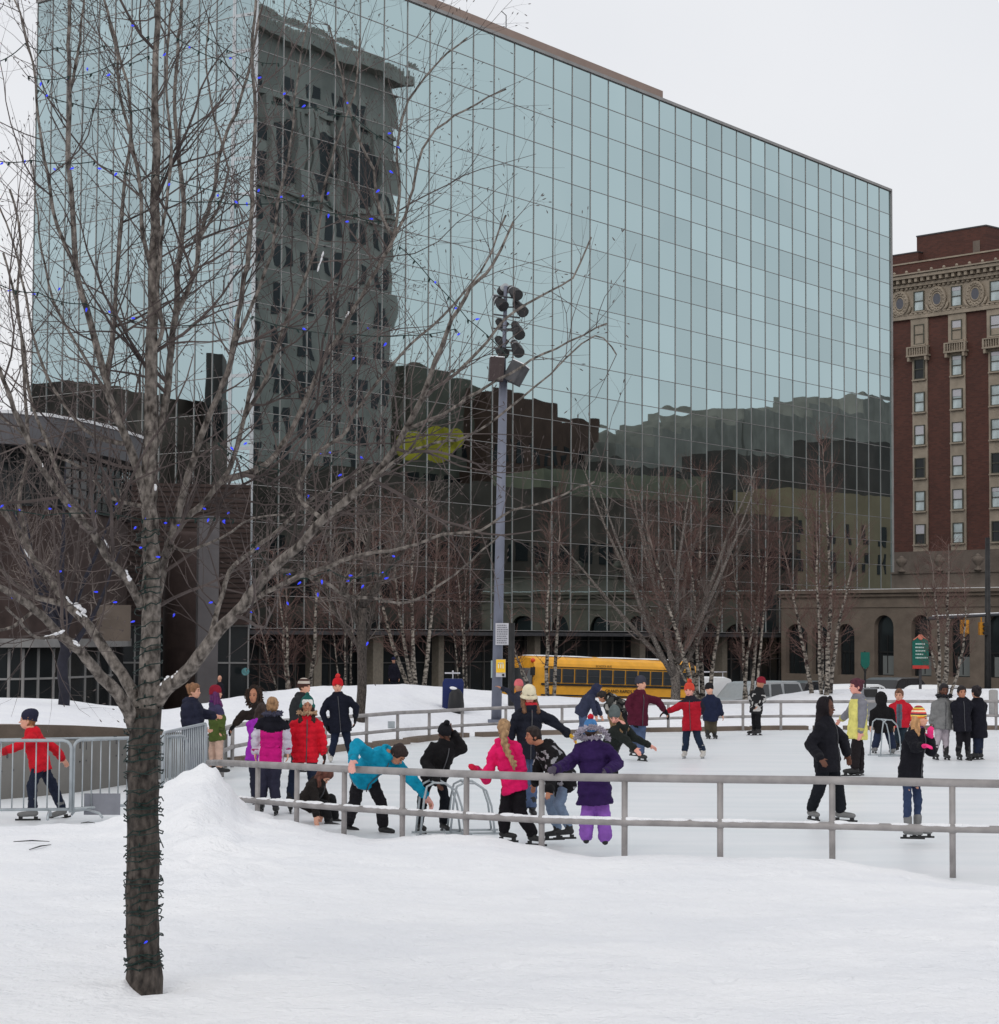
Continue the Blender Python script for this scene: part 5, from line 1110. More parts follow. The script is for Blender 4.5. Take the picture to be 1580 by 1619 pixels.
# ================================================================ people
PEND = []; QUILT = {}
def rem(o, vox, smooth_it=3, amp=0., freq=10., paint=None, seed=0):
    m = o.modifiers.new('r', 'REMESH'); m.mode = 'VOXEL'; m.voxel_size = vox; m.use_smooth_shade = True
    s = o.modifiers.new('s', 'SMOOTH'); s.factor = .5; s.iterations = smooth_it
    PEND.append((o, amp, freq, paint, seed)); return o
SKIN = {'light': (214, 160, 136), 'tan': (176, 122, 96), 'dark': (96, 62, 48), 'pink': (222, 158, 142)}
def person(label, D, j, yaw=0, hs=26, skin='light', coat=(30, 30, 34), hem=.12, bulk=1.0, legs=(35, 38, 48), lw=1.0, glove=None, hat=None, hair=None, hyaw=None, hpitch=0, skates='dark', paint=None, z=None, extra=None, flare=1.0, group='skaters and onlookers', wide=1.0, collar=None, toe=None, fur=None, sleeve=None, quilt=0):
    px = lambda k: j[k]
    def W(k, dd=0.):
        q = j[k]; return U(q[0], q[1], D + (q[2] if len(q) > 2 else dd))
    S = hs / FPX * D / .235 ; S = max(.62, min(1.12, S))
    near = D < 31; mid = D < 45
    yw = R(yaw); F = Vector((math.sin(yw), -math.cos(yw), 0)); L = Vector((math.cos(yw), math.sin(yw), 0))
    Pp, Nn, Hh = W('P'), W('N'), W('H')
    t = (Nn - Pp).normalized(); Lx = (L - t * L.dot(t)).normalized(); Fx = Lx.cross(t) * -1
    if Fx.dot(F) < 0 and abs(t.z) > .5: Fx = -Fx
    TL = (Nn - Pp).length
    sw = .150 * S * (1 + (wide - 1) * .6); hw = .072 * S
    SL, SR = Nn - t * .085 * S + Lx * sw, Nn - t * .085 * S - Lx * sw
    HL_, HR_ = Pp + Lx * hw, Pp - Lx * hw
    def J(k, base, default):
        if k in j: q = j[k]; return U(q[0], q[1], base.y + (q[2] if len(q) > 2 else 0))
        return default
    EL = J('EL', SL, SL + Lx * .06 - t * .27 * S); ER = J('ER', SR, SR - Lx * .06 - t * .27 * S)
    HNL = J('HL', EL, EL - t * .24 * S + F * .05); HNR = J('HR', ER, ER - t * .24 * S + F * .05)
    KL = J('KL', HL_, HL_ - Z(.42 * S)); KR = J('KR', HR_, HR_ - Z(.42 * S))
    AL = J('AL', KL, KL - Z(.42 * S)); AR = J('AR', KR, KR - Z(.42 * S))
    foot = (AL + AR) / 2; foot.z = min(AL.z, AR.z) - .13
    T = thing('person', label, 'person', tuple(foot), group)
    # head frame
    hy = R(yaw if hyaw is None else hyaw); hp = R(hpitch)
    hf = Vector((math.sin(hy) * math.cos(hp), -math.cos(hy) * math.cos(hp), -math.sin(hp))); hl = Vector((math.cos(hy), math.sin(hy), 0)); hu = hl.cross(hf) * -1
    if hu.z < 0: hu = -hu
    k = S if S > .8 else S * 1.06
    a, b, c = .074 * k, .092 * k, .112 * k       # half width, depth, height
    # ---- body: one continuous skin
    mb = MB()
    mb.ell(Hh + hu * .012 * k, hl * a, hf * b, hu * c, 14, 10)
    mb.ell(Hh - hu * .052 * k + hf * .022 * k, hl * a * .74, hf * b * .74, hu * c * .56, 12, 8)       # jaw
    mb.cap(Hh - hu * .005 * k + hf * b * .93, Hh - hu * .028 * k + hf * (b + .014 * k), .008 * k, .012 * k)  # nose
    for s in (-1, 1):
        mb.ell(Hh + hl * s * a * .98 - hf * .008 * k - hu * .012 * k, hl * .010 * k, hf * .017 * k, hu * .028 * k, 8, 6)
        mb.ball(Hh + hl * s * .038 * k - hu * .022 * k + hf * b * .66, .020 * k)   # cheek
    mb.ell(Hh - hu * .060 * k + hf * b * .90, hl * .022 * k, hf * .012 * k, hu * .009 * k, 8, 5)   # lips
    mb.cap(Hh - hu * .06 * k - hf * .01, Nn + t * .0, .050 * S, .058 * S)
    rings = [(Pp - t * .08 * S, .10, .08), (Pp, .125, .095), (Pp + t * TL * .3, .105, .085), (Pp + t * TL * .6, .112, .092), (Pp + t * TL * .8, .10, .08), (Nn - t * .01, .05, .05)]
    mb.loft([(c_, Lx, Fx, x * S, y * S) for c_, x, y in rings])
    for s_, e_, h_ in ((SL, EL, HNL), (SR, ER, HNR)):
        mb.cap(s_.lerp(Nn, .4) - t * .02, s_ - t * .02, .040 * S, .042 * S); mb.cap(s_ - t * .02, e_, .042 * S, .036 * S); mb.cap(e_, h_, .035 * S, .026 * S)
    for h_, k_, a_ in ((HL_, KL, AL), (HR_, KR, AR)):
        mb.cap(h_, k_, .068 * S, .044 * S); mb.cap(k_, a_, .042 * S, .026 * S); mb.cap(a_, a_ - Z(.04 * S), .026 * S, .02 * S)
    # hands
    def hand(mb_, e_, h_, sgn, g=0.):
        d = (h_ - e_).normalized(); n = d.cross(F if abs(d.dot(F)) < .9 else t).normalized(); w_ = d.cross(n).normalized(); K = S * (1 + g)
        pc = h_ + d * .045 * K
        mb_.ell(pc, w_ * .040 * K, d * .052 * K, n * (.017 + g * .02) * K, 10, 7)
        for i, (o_, ln) in enumerate(((-.030, .062), (-.010, .074), (.010, .070), (.029, .054))):
            q = pc + w_ * o_ * K + d * .040 * K; d2 = (d + n * .35 * sgn).normalized(); d3 = (d + n * 1.1 * sgn).normalized(); r_ = (.0088 + .005 * g * 2) * K
            mb_.cap(q, q + d2 * ln * .5 * K, r_, r_ * .95, n=6); mb_.cap(q + d2 * ln * .5 * K, q + d2 * ln * .5 * K + d3 * ln * .5 * K, r_ * .95, r_ * .8, n=6)
        q = h_ + d * .02 * K + w_ * .032 * K * sgn; mb_.cap(q, q + (w_ * sgn * .6 + d).normalized() * .055 * K, .0115 * K, .009 * K, n=6)
    hand(mb, EL, HNL, 1); hand(mb, ER, HNR, -1)
    vb = .0085 if near else (.012 if mid else .02)
    bo_ = obj('body', mb, mat('skin_' + skin, srgb(*SKIN[skin]), .55, var=.08, vs_=14), T); rem(bo_, vb, 2)
    cl = lambda n_, col, **kw: cloth('%d_%d_%d' % col, *col)
    # ---- coat
    th = .026 * bulk
    mb = MB(); tt_ = hem * S
    kd = (((KL + KR) / 2) - Pp).normalized()      # the skirt of a coat follows the thighs
    low = Pp + (kd if tt_ > .2 else ((kd - t) if kd.dot(-t) > .1 else -t).normalized()) * tt_
    rg = [(low, .148 * flare, .120 * flare), (low.lerp(Pp, .5), .144 * (1 + (flare - 1) * .6), .117 * (1 + (flare - 1) * .5)), (Pp, .150, .120), (Pp + t * TL * .3, .122, .105), (Pp + t * TL * .58, .126, .114), (Pp + t * TL * .78, .118, .104), (Pp + t * TL * .92, .082, .082), (Nn + t * .03 * S, .060, .062)]
    mb.loft([(c_, Lx, Fx, (x * S + th * .8) * (wide if i_ < 6 else 1), y * S + th * .9) for i_, (c_, x, y) in enumerate(rg)])
    cr = [Nn + t * .018 * S + (Lx * math.cos(a_) * .060 + Fx * math.sin(a_) * .058) * S for a_ in [q * math.pi / 6 for q in range(13)]]; mb.tube(cr, .027 * S + th * .25, 8, False)
    mb.ell(Nn - Fx * .070 * S - t * .025 * S, Lx * .085 * S, Fx * .042 * S, t * .062 * S)
    for s_, e_, h_ in ((SL, EL, HNL), (SR, ER, HNR)):
        sm = mb if not sleeve else MB()
        sm.cap(s_.lerp(Nn, .5) - t * .02, s_ - t * .015, .050 * S + th * .5, .048 * S + th * .7)
        sm.cap(s_ - t * .015, e_, .048 * S + th * .75, .043 * S + th * .7)
        e2 = h_ - (h_ - e_).normalized() * .01; sm.cap(e_, e2, .043 * S + th * .7, .034 * S + th * .5)
        if sleeve:
            q_ = obj('sleeve', sm, cloth('%d_%d_%d' % sleeve, *sleeve), T); rem(q_, .013 if near else .016, 2, .009, 9., seed=len(PEND) + 9)
    vc = .013 if near else (.017 if mid else .026)
    cmats = [cl('c', coat)] + ([cl('c', q) for q in paint[0]] if paint else [])
    pf = None
    if paint:
        fn = paint[1]; Pc, tc_, Lc_, TLc = Pp.copy(), t.copy(), Lx.copy(), TL
        offs = Vector(T.location)
        pf = lambda co: fn((co + offs - Pc).dot(tc_) / TLc, (co + offs - Pc).dot(Lc_) / .2, (co + offs))
    co_ = obj('coat', mb, cmats, T); rem(co_, vc, 2, .017 if near else .013, 8., pf, seed=len(PEND))
    if quilt: QUILT[co_.name] = (Pp - Vector(T.location), t.copy(), quilt)
    if collar:
        mb = MB(); ps_ = [Nn + t * .035 * S + (Lx * math.cos(a_) * .072 + Fx * math.sin(a_) * .072) * S for a_ in [q * math.pi / 8 for q in range(17)]]; mb.tube(ps_, .03 * S, 8); mb.cap(Nn + Fx * .05 * S, Nn - t * .12 * S + Fx * .11 * S, .03 * S, .028 * S)
        so_ = obj('scarf', mb, cl('c', collar), T); rem(so_, vc * .8, 2, .006, 20.)
    if mid and abs(yaw) < 70 and not (hem > .22):      # zip down the front
        mb = MB(); zz = [(Nn - t * .03 * S, .072), (Pp + t * TL * .78, .104), (Pp + t * TL * .58, .114), (Pp + t * TL * .3, .105), (Pp, .115), (low.lerp(Pp, .1), .118)]
        mb.tube([c_ + Fx * (y * S + th * .9 + .006) for c_, y in zz], .007, 5); obj('zip', mb, mat('zip_dark', srgb(70, 70, 74), .4) if sum(coat) < 200 else mat('zip_shadow', tuple(q * .5 for q in srgb(*coat)), .5) if False else mat('zip_dark', (0, 0, 0)), T)
    for e_, h_ in ((EL, HNL), (ER, HNR)):
        d_c = (h_ - e_).normalized(); mb = MB(); mb.tube([h_ - d_c * .05, h_ - d_c * .0], [.037 * S + th * .5 + .004, .034 * S + th * .4], 10); obj('cuff', mb, mat('cuff_%d_%d_%d' % coat, tuple(q * .7 for q in srgb(*coat)), .9), T, smooth=True)
    # ---- trousers
    mb = MB(); tl_ = .017 * lw
    mb.loft([(Pp - t * .07 * S, Lx, Fx, .125 * S, .11 * S), (Pp, Lx, Fx, .122 * S, .095 * S), (Pp + t * .06 * S, Lx, Fx, .09 * S, .075 * S)])
    for h_, k_, a_ in ((HL_, KL, AL), (HR_, KR, AR)):
        mb.cap(h_, k_, .073 * S + tl_ * .4, .052 * S + tl_); mb.cap(k_, a_.lerp(k_, .06), .052 * S + tl_, .040 * S + tl_ * 1.1)
    to = obj('trousers', mb, cl('c', legs) if legs != 'jeans' else mat('denim', srgb(70, 86, 116), .85, var=.25, vs_=7, bump=.003, bs=60), T); rem(to, vc, 2, .014 if near else .011, 10., seed=len(PEND) + 50)
    # ---- gloves
    if glove:
        for e_, h_, s_ in ((EL, HNL, 1), (ER, HNR, -1)):
            mb = MB(); hand(mb, e_, h_, s_, .22); d = (h_ - e_).normalized(); mb.cap(h_ - d * .045, h_ + d * .01, .038 * S, .034 * S)
            g = obj('glove', mb, cl('c', glove), T); rem(g, vb * 1.1, 1)
    # ---- skates
    ty = R(toe) if toe is not None else yw
    for i_, (k_, a_) in enumerate(((KL, AL), (KR, AR))):
        tyy = R(j['tl'] if i_ == 0 else j['tr']) if ('tl' in j and i_ == 0) or ('tr' in j and i_ == 1) else ty
        f = Vector((math.sin(tyy), -math.cos(tyy), 0)); f = (f + Z(j.get('pl' if i_ == 0 else 'pr', 0))).normalized()
        mb = MB(); sh = (k_ - a_).normalized(); so = a_ - Z(.055 * S)
        mb.cap(a_ + sh * .12 * S, a_ + sh * .0, .050 * S + .008, .047 * S + .006); mb.cap(a_, so - f * .02 * S, .046 * S, .042 * S)
        mb.cap(so - f * .03 * S, so + f * .13 * S - Z(.012), .042 * S, .036 * S); mb.cap(so + f * .13 * S - Z(.012), so + f * .17 * S - Z(.014), .037 * S, .030 * S)
        bt = obj('skate_boot' if skates else 'boot', mb, {'dark': M['black'], 'grey': mat('grey_boot', srgb(112, 112, 112), .45, var=.2, vs_=9), 'white': mat('white_boot', srgb(190, 186, 180), .45, var=.08)}.get(skates or 'dark'), T); rem(bt, vc * .8, 1)
        if skates:
            mb = MB(); u_ = f.cross(Vector((-f.y, f.x, 0))).normalized() * -1; u_ = u_ if u_.z > 0 else -u_
            sd_ = f.cross(u_); o_ = so + f * .06 * S - u_ * .045 * S
            for q in (-.10, .09): mb.box(o_ + f * q * S - u_ * .012, (.05 * S, .028, .03), f, sd_, u_)
            mb.box(o_ - u_ * .034, (.32 * S, .010, .022), f, sd_, u_)
            bt2 = obj('skate_blade', mb, M['black'] if skates != 'white' else M['silver'], T)
    # ---- face details
    if mid:
        for s_ in (-1, 1):
            mb = MB(); mb.ell(Hh + hl * s_ * .030 * k + hu * .006 * k + hf * b * .93, hl * .012 * k, hf * .008 * k, hu * .0062 * k, 8, 5); obj('eye', mb, mat('eye_dark', (.02, .015, .012), .3), T, smooth=True)
            mb = MB(); mb.cap(Hh + hl * s_ * .016 * k + hu * .027 * k + hf * b * .965, Hh + hl * s_ * .045 * k + hu * .029 * k + hf * b * .85, .0035 * k, .003 * k, n=6); obj('eyebrow', mb, mat('brow', srgb(60, 42, 34), .9), T)
        mb = MB(); mb.ell(Hh - hu * .060 * k + hf * (b * .90 + .010 * k), hl * .020 * k, hf * .005 * k, hu * .005 * k, 8, 5); obj('mouth', mb, mat('lips', srgb(150, 80, 76), .5), T, smooth=True)
    # ---- hair
    if hair:
        kind, hc = hair; hm = mat('hair_%d_%d_%d' % hc, srgb(*hc), .7, var=.45, vs_=30, bump=.004, bs=90, stretch=(1, 1, .2)); mb = MB()
        mb.ell(Hh - hf * .020 * k + hu * .022 * k, hl * a * 1.13, hf * b * 1.02, hu * c * 1.04, 14, 10)
        if not hat: mb.ell(Hh + hf * .012 * k + hu * .074 * k, hl * a * 1.02, hf * b * .92, hu * c * .50, 12, 8)
        for s_ in ((-1, 1) if not hat else ()): mb.ell(Hh + hl * s_ * a * .86 + hu * .035 * k + hf * .012 * k, hl * a * .24, hf * b * .55, hu * c * .52, 8, 6)
        if kind == 'long':
            for s_ in (-1, 0, 1):
                mb.cap(Hh + hl * s_ * a * .75 - hf * .045 * k, Nn + Lx * s_ * .06 * S - Fx * .075 * S * (1 if s_ == 0 else .3) - t * .16 * S + hl * s_ * .02, .050 * k, .030 * S)
            for s_ in (-1, 1): mb.cap(Hh + hl * s_ * a * 1.0 - hf * .01 - hu * .03, Nn + Lx * s_ * .085 * S + Fx * .07 * S - t * .06 * S, .036 * k, .036 * S)
        if kind == 'bob':
            for s_ in (-1, 0, 1): mb.cap(Hh + hl * s_ * a * .75 - hf * .045 * k, Hh + hl * s_ * a * .7 - hf * .05 * k - hu * .10 * k, .045 * k, .04 * k)
        if kind == 'bun': mb.ball(Hh - hf * b * 1.1 + hu * .075 * k, .042 * k)
        if kind == 'tail':
            mb.cap(Hh - hf * b * 1.05 + hu * .03 * k, Hh - hf * b * 1.5 - hu * .09 * k, .035 * k, .022 * k)
        if kind == 'braid':
            pts_ = [U(x, y, Nn.y - dd) for x, y, dd in j['braid']]
            for i_ in range(len(pts_) - 1):
                for q in range(4):
                    p_ = pts_[i_].lerp(pts_[i_ + 1], q / 4); w_ = .050 * (1 - .55 * (i_ + q / 4) / (len(pts_) - 1)); mb.ell(p_ + Vector((.008 * (-1) ** q, 0, 0)), Vector((w_, 0, .012 * (-1) ** q)), Vector((0, w_ * .75, 0)), Vector((0, 0, w_ * .95)), 8, 6)
        ho = obj('hair', mb, hm, T); rem(ho, .010 if near else .014, 1, .010, 26.)
    # ---- hats
    if hat:
        kind, cols = hat[0], hat[1:]
        hm = [cl('c', q) for q in cols]; mb = MB()
        prof = [(-.012, 1.16), (.012, 1.20), (.035, 1.17), (.06, 1.12), (.085, 1.0), (.105, .80), (.118, .55), (.126, .2)]
        if kind == 'slouch': prof = [(-.008, 1.14), (.02, 1.18), (.05, 1.22), (.08, 1.18), (.105, 1.0), (.122, .75), (.132, .45), (.136, .1)]
        if kind == 'tall': prof = [(-.012, 1.16), (.02, 1.18), (.05, 1.15), (.08, 1.05), (.11, .85), (.135, .6), (.15, .35), (.155, .1)]
        tiltv = hf * -.018 * k
        if kind in ('beanie', 'slouch', 'tall', 'pom', 'brim', 'cap'):
            n_ = 18; vs = []; pr = []
            for (z0, r0), (z1, r1) in zip(prof, prof[1:]):
                for q in range(3): pr.append((z0 + (z1 - z0) * q / 3, r0 + (r1 - r0) * q / 3))
            pr.append(prof[-1])
            for zz, rr_ in pr:
                for q in range(n_):
                    an = 2 * math.pi * q / n_; rib = 1 + .012 * math.cos(an * 9)
                    low = -.028 * k * max(0, -math.sin(an)) if zz < .0 else 0
                    sh = -.22 * zz / .12 if kind == 'slouch' else 0
                    vs.append(Hh + tiltv + hu * (zz * k + .018 * k + low) + (hl * math.cos(an) * a * 1.02 * rr_ + hf * math.sin(an) * b * .98 * rr_) * rib + hf * sh * b)
            m_k = len(pr); o_ = len(mb.v)
            fs = [(i * n_ + q, i * n_ + (q + 1) % n_, (i + 1) * n_ + (q + 1) % n_, (i + 1) * n_ + q) for i in range(m_k - 1) for q in range(n_)] + [tuple(range((m_k - 1) * n_, m_k * n_))]
            mb.add(vs, fs); mb.mi = [min(len(hm) - 1, 0)] * len(mb.f)
            if len(hm) > 1:
                for i in range(m_k - 1):
                    for q in range(n_): mb.mi[i * n_ + q] = (i * len(hm) * 2 // (m_k - 1)) % len(hm) if kind != 'pom' else 0
                if kind == 'tall':
                    for i in range(m_k - 1):
                        for q in range(n_): mb.mi[i * n_ + q] = (i // 2) % len(hm)
            if kind == 'brim':
                vs = []
                for zz, rr_ in ((.012, 1.2), (-.012, 1.36), (-.032, 1.52), (-.038, 1.50), (-.02, 1.34), (.0, 1.15)):
                    for q in range(n_): an = 2 * math.pi * q / n_; vs.append(Hh + tiltv + hu * (zz * k + .012 * k) + hl * math.cos(an) * a * 1.02 * rr_ + hf * math.sin(an) * b * rr_)
                mb.add(vs, [(i * n_ + q, i * n_ + (q + 1) % n_, (i + 1) % 6 * n_ + (q + 1) % n_, (i + 1) % 6 * n_ + q) for i in range(6) for q in range(n_)])
            if kind == 'cap': mb.ell(Hh + hu * .035 * k + hf * b * 1.25, hl * a * .9, hf * b * .55, hu * .006 * k, 10, 4)
            if kind == 'pom' or (extra and 'pom' in extra): 
                for q in range(26):
                    v = Vector((random.gauss(0, 1), random.gauss(0, 1), random.gauss(0, 1))).normalized(); mb.ball(Hh + tiltv + hu * .165 * k + v * .026 * k, .018 * k, (len(hm) - 1 if kind != 'pom' else min(1, len(hm) - 1)), 6)
            hh_ = obj('hat', mb, hm, T, smooth=True)
        if kind == 'flap':
            mb = MB(); mb.ell(Hh + tiltv + hu * .045 * k, hl * a * 1.26, hf * b * 1.14, hu * c * .92, 14, 10)
            for s_ in (-1, 1): mb.cap(Hh + hl * s_ * a * 1.12 + hu * .0, Hh + hl * s_ * a * 1.05 - hu * .09 * k, .03 * k, .018 * k)
            mb.ball(Hh + hu * .16 * k, .03 * k); hh_ = obj('hat', mb, hm, T); pp_ = (Hh + hu * .05 * k + hf * .05 * k) - Vector(T.location); rem(hh_, .011, 1, .003, 30., lambda co: 1 if (co - pp_).dot(hf) > -.01 and abs((co - pp_).dot(hu)) < .035 else 0)
        if kind == 'hood':
            mb = MB(); mb.ell(Hh - hf * .030 * k + hu * .012 * k, hl * a * 1.34, hf * b * 1.12, hu * c * 1.2, 14, 10); mb.cap(Hh - hf * .06 * k - hu * .05 * k, Nn - Fx * .02, .075 * k, .10 * S)
            n0 = 16; ring = [Hh + hf * .045 * k + hu * (.012 * k + c * 1.12 * math.sin(q * 2 * math.pi / n0)) + hl * a * 1.22 * math.cos(q * 2 * math.pi / n0) for q in range(n0 + 1)]
            mb.tube(ring, .016 * k, 8, False); hh_ = obj('hood', mb, hm, T); rem(hh_, vc * .85, 1, .006, 16.)
    if fur:
        mb = MB(); n0 = 40; c1 = Hh - hu * (.02 if fur[1] == 'up' else .075) * k
        for q in range(150):
            an = q * 2 * math.pi / 150; base_ = c1 + hl * a * 1.55 * math.cos(an) + (hu * c * 1.25 * math.sin(an) + hf * .03 if fur[1] == 'up' else (hf * b * 1.25 * math.sin(an) - hu * .02))
            v = Vector((random.gauss(0, 1), random.gauss(0, 1), random.gauss(0, 1))).normalized(); mb.cap(base_, base_ + v * .040 * k, .018 * k, .007 * k, n=5)
        obj('fur_trim', mb, cl('c', fur[0]), T, smooth=True)
    return T, dict(H=Hh, N=Nn, P=Pp, HL=HNL, HR=HNR, AL=AL, AR=AR)
def D0(yf, x=790, z=0.): return (EYE - z) * FPX / (yf - hz(x))
K_ = (24, 24, 27); NV = (28, 34, 54); DK = (33, 36, 46)
# 1 boy in red behind barrier
person('boy in a red sweatshirt and dark beanie skating leftwards behind the crowd barrier', 26.7, dict(H=(44, 1139), N=(50, 1156), P=(63, 1208), EL=(27, 1180, -.1), HL=(3, 1190, -.1), ER=(84, 1182, .1), HR=(99, 1200, .2), KL=(50, 1243, 0), AL=(52, 1279, 0), KR=(82, 1240, .1), AR=(98, 1277, .2), pr=-.25), yaw=-82, hs=29, coat=(196, 30, 44), legs=(36, 42, 58), hair=('short', (150, 108, 72)), hat=('slouch', (44, 44, 62)), skates='grey', hem=.10)
# 2,3 group at barrier gap
person('woman with tied brown hair in a bulky navy coat standing behind the crowd barrier', 32.5, dict(H=(307, 1093), N=(301, 1108), P=(308, 1172), EL=(318, 1128), HL=(338, 1132), ER=(300, 1142), HR=(322, 1152), KL=(313, 1200), AL=(314, 1226), KR=(304, 1200), AR=(303, 1228)), yaw=75, hs=24, coat=(38, 40, 56), quilt=.12, bulk=2.6, wide=1.1, hair=('bun', (128, 92, 66)), skates=None, legs=(90, 92, 104), hem=.14)
person('child in a green jacket with purple scarf and dark red hat, back to the camera', 34.5, dict(H=(342, 1096), N=(340, 1112), P=(344, 1160), KL=(336, 1186), AL=(337, 1212), KR=(346, 1186), AR=(347, 1212), ER=(352, 1136), HR=(350, 1156)), yaw=120, hs=22, coat=(76, 90, 46), collar=(82, 34, 96), hat=('beanie', (132, 34, 50)), hair=('long', (92, 40, 90)), legs=(196, 166, 150), skates=None, paint=([(62, 58, 86)], lambda h, s, co: 1 if h > .62 else 0))
person('distant figure in dark clothes walking in front of the dark shopfront at the left', 84, dict(H=(347.5, 1073), N=(347.5, 1080), P=(348, 1101)), yaw=-40, hs=9.5, coat=(34, 34, 42), skates=None)
# 4
person('person in a black parka with a fur-edged hood leaning one arm on the far rail', 32.5, dict(H=(403, 1100), N=(408, 1116), P=(425, 1165), ER=(384, 1130), HR=(372, 1145), EL=(432, 1140), HL=(430, 1160), KL=(428, 1198), AL=(430, 1228), KR=(420, 1198), AR=(418, 1230)), yaw=-20, hs=26, coat=(40, 34, 32), quilt=.1, glove=K_, hat=('hood', (44, 38, 36)), fur=((62, 50, 44), 'up'), skin='tan', skates='dark', bulk=1.5, hem=.2)
# 5
pw = lambda h, s, co: 1 if h > .60 + .10 * abs(s) else (2 if abs(s) > .72 and h < .9 else 0)
person('girl in a magenta jacket with black hood and white bands, seen from behind', D0(1287, 430), dict(H=(431, 1117), N=(431, 1134), P=(429, 1196), EL=(404, 1165), HL=(404, 1190), ER=(454, 1165), HR=(455, 1188), KL=(415, 1236), AL=(413, 1268), KR=(434, 1238), AR=(436, 1272), braid=[(431, 1106, .12), (432, 1112, .14), (433, 1118, .14)]), yaw=178, hs=27, coat=(190, 26, 118), quilt=.11, legs=(46, 46, 62), hair=('bun', (150, 116, 84)), hem=.10, bulk=1.4, lw=1.5, paint=([(26, 26, 34), (196, 190, 204)], pw), fur=((70, 70, 86), 'down'))
person('girl in a violet jacket half hidden behind the girl in magenta', 29.4, dict(H=(414, 1124), N=(410, 1138), P=(404, 1192), EL=(400, 1165), HL=(398, 1188), KL=(402, 1232), AL=(402, 1262), KR=(412, 1232), AR=(412, 1262)), yaw=170, hs=22, coat=(150, 44, 168), legs=(40, 42, 56), hair=('long', (50, 38, 34)))
# 7
person('child in a brown and cream striped beanie behind the girl in the red coat', 35, dict(H=(482, 1086), N=(477, 1099), P=(470, 1150), EL=(488, 1122), HL=(488, 1142), ER=(463, 1122), HR=(462, 1144), KL=(476, 1180), AL=(476, 1206), KR=(466, 1180), AR=(466, 1206)), yaw=60, hs=23, coat=(46, 48, 50), hat=('beanie', (70, 48, 44), (190, 180, 170)), hair=('short', (80, 56, 40)))
# 8
person('girl in a bright red coat with green and white hat facing the camera', D0(1283, 480), dict(H=(486, 1116), N=(485, 1134), P=(484, 1190), EL=(508, 1162), HL=(512, 1190), ER=(459, 1164), HR=(464, 1190), KL=(495, 1230), AL=(497, 1266), KR=(463, 1230), AR=(459, 1268)), yaw=8, hs=27, skin='tan', coat=(205, 28, 46), hem=.13, bulk=1.4, quilt=.085, hat=('flap', (36, 92, 86), (225, 225, 220)), hair=('long', (52, 36, 28)), glove=(52, 38, 34), legs=(36, 44, 62), fur=((170, 140, 112), 'down'))
# 9
person('person in black crouching behind the rail with long brown hair hanging forward', 26.6, dict(H=(513, 1226), N=(505, 1234), P=(487, 1266), EL=(517, 1262), HL=(509, 1288), ER=(500, 1268, -.1), HR=(500, 1290, -.1), KL=(523, 1262, .1), AL=(530, 1292, .1), KR=(512, 1272, -.1), AR=(520, 1297, 0)), yaw=65, hpitch=55, hs=27, coat=(38, 34, 33), legs=(30, 30, 32), hair=('long', (96, 58, 48)), skates='dark')
# 10
person('skater in dark navy clothes with a red patterned hat, arms held out by his sides', D0(1204, 534), dict(H=(534, 1085), N=(534, 1098), P=(538, 1146), ER=(510, 1126), HR=(516, 1146), EL=(563, 1118), HL=(562, 1134), KR=(529, 1172), AR=(523, 1194), KL=(549, 1168), AL=(555, 1192)), yaw=5, hs=24, coat=(24, 26, 38), legs=(28, 34, 52), hat=('pom', (196, 32, 42), (206, 60, 60)), hair=('short', (60, 44, 36)), wide=1.15, glove=K_, skates='white')
# 11
person('person in a bright turquoise coat bending low over the rail to reach a skating frame', 24.9, dict(H=(629, 1193), N=(611, 1191), P=(575, 1222, .2), EL=(652, 1232), HL=(672, 1258), ER=(564, 1178, -.2), HR=(558, 1203, -.25), KL=(603, 1270, .1), AL=(606, 1304, .1), KR=(561, 1268, .3), AR=(550, 1302, .4)), yaw=45, hyaw=60, hpitch=50, hs=32, skin='tan', coat=(18, 140, 172), bulk=1.7, wide=1.05, quilt=.10, hair=('short', (44, 32, 30)), legs=(34, 32, 36), lw=1.4, glove=(214, 160, 150), collar=(20, 146, 178), hem=.12, paint=([(150, 150, 156)], lambda h, s, co: 1 if h < -.22 else 0))
# 12
person('person in black bobble hat and jacket bowing over a skating frame, hand to head', D0(1315, 700), dict(H=(703, 1160), N=(706, 1174), P=(688, 1226, .1), EL=(731, 1182), HL=(718, 1160), ER=(672, 1205), HR=(691, 1238, -.3), KR=(668, 1262), AR=(664, 1300), KL=(703, 1262, .1), AL=(701, 1300, .1)), yaw=25, hpitch=35, hs=28, skin='dark', coat=(26, 25, 27), bulk=1.7, legs=(26, 28, 34), hat=('pom', (28, 28, 32)), hem=.1)
# 13
person('girl in a hot pink jacket with a long blond braid leaning on the rail', 23.5, dict(H=(797, 1152), N=(795, 1172), P=(813, 1238), EL=(770, 1232), HL=(752, 1216, -.5), ER=(826, 1212), HR=(820, 1240, .2), KL=(799, 1282), AL=(797, 1312), KR=(822, 1282), AR=(842, 1318), braid=[(797, 1150, .10), (797, 1172, .15), (803, 1190, .17), (812, 1206, .16), (814, 1218, .15)]), yaw=165, hs=28, coat=(218, 30, 98), quilt=.14, legs=(26, 24, 28), lw=1.8, hair=('braid', (158, 126, 92)), glove=(196, 30, 62), hem=.12, bulk=1.3, toe=60)
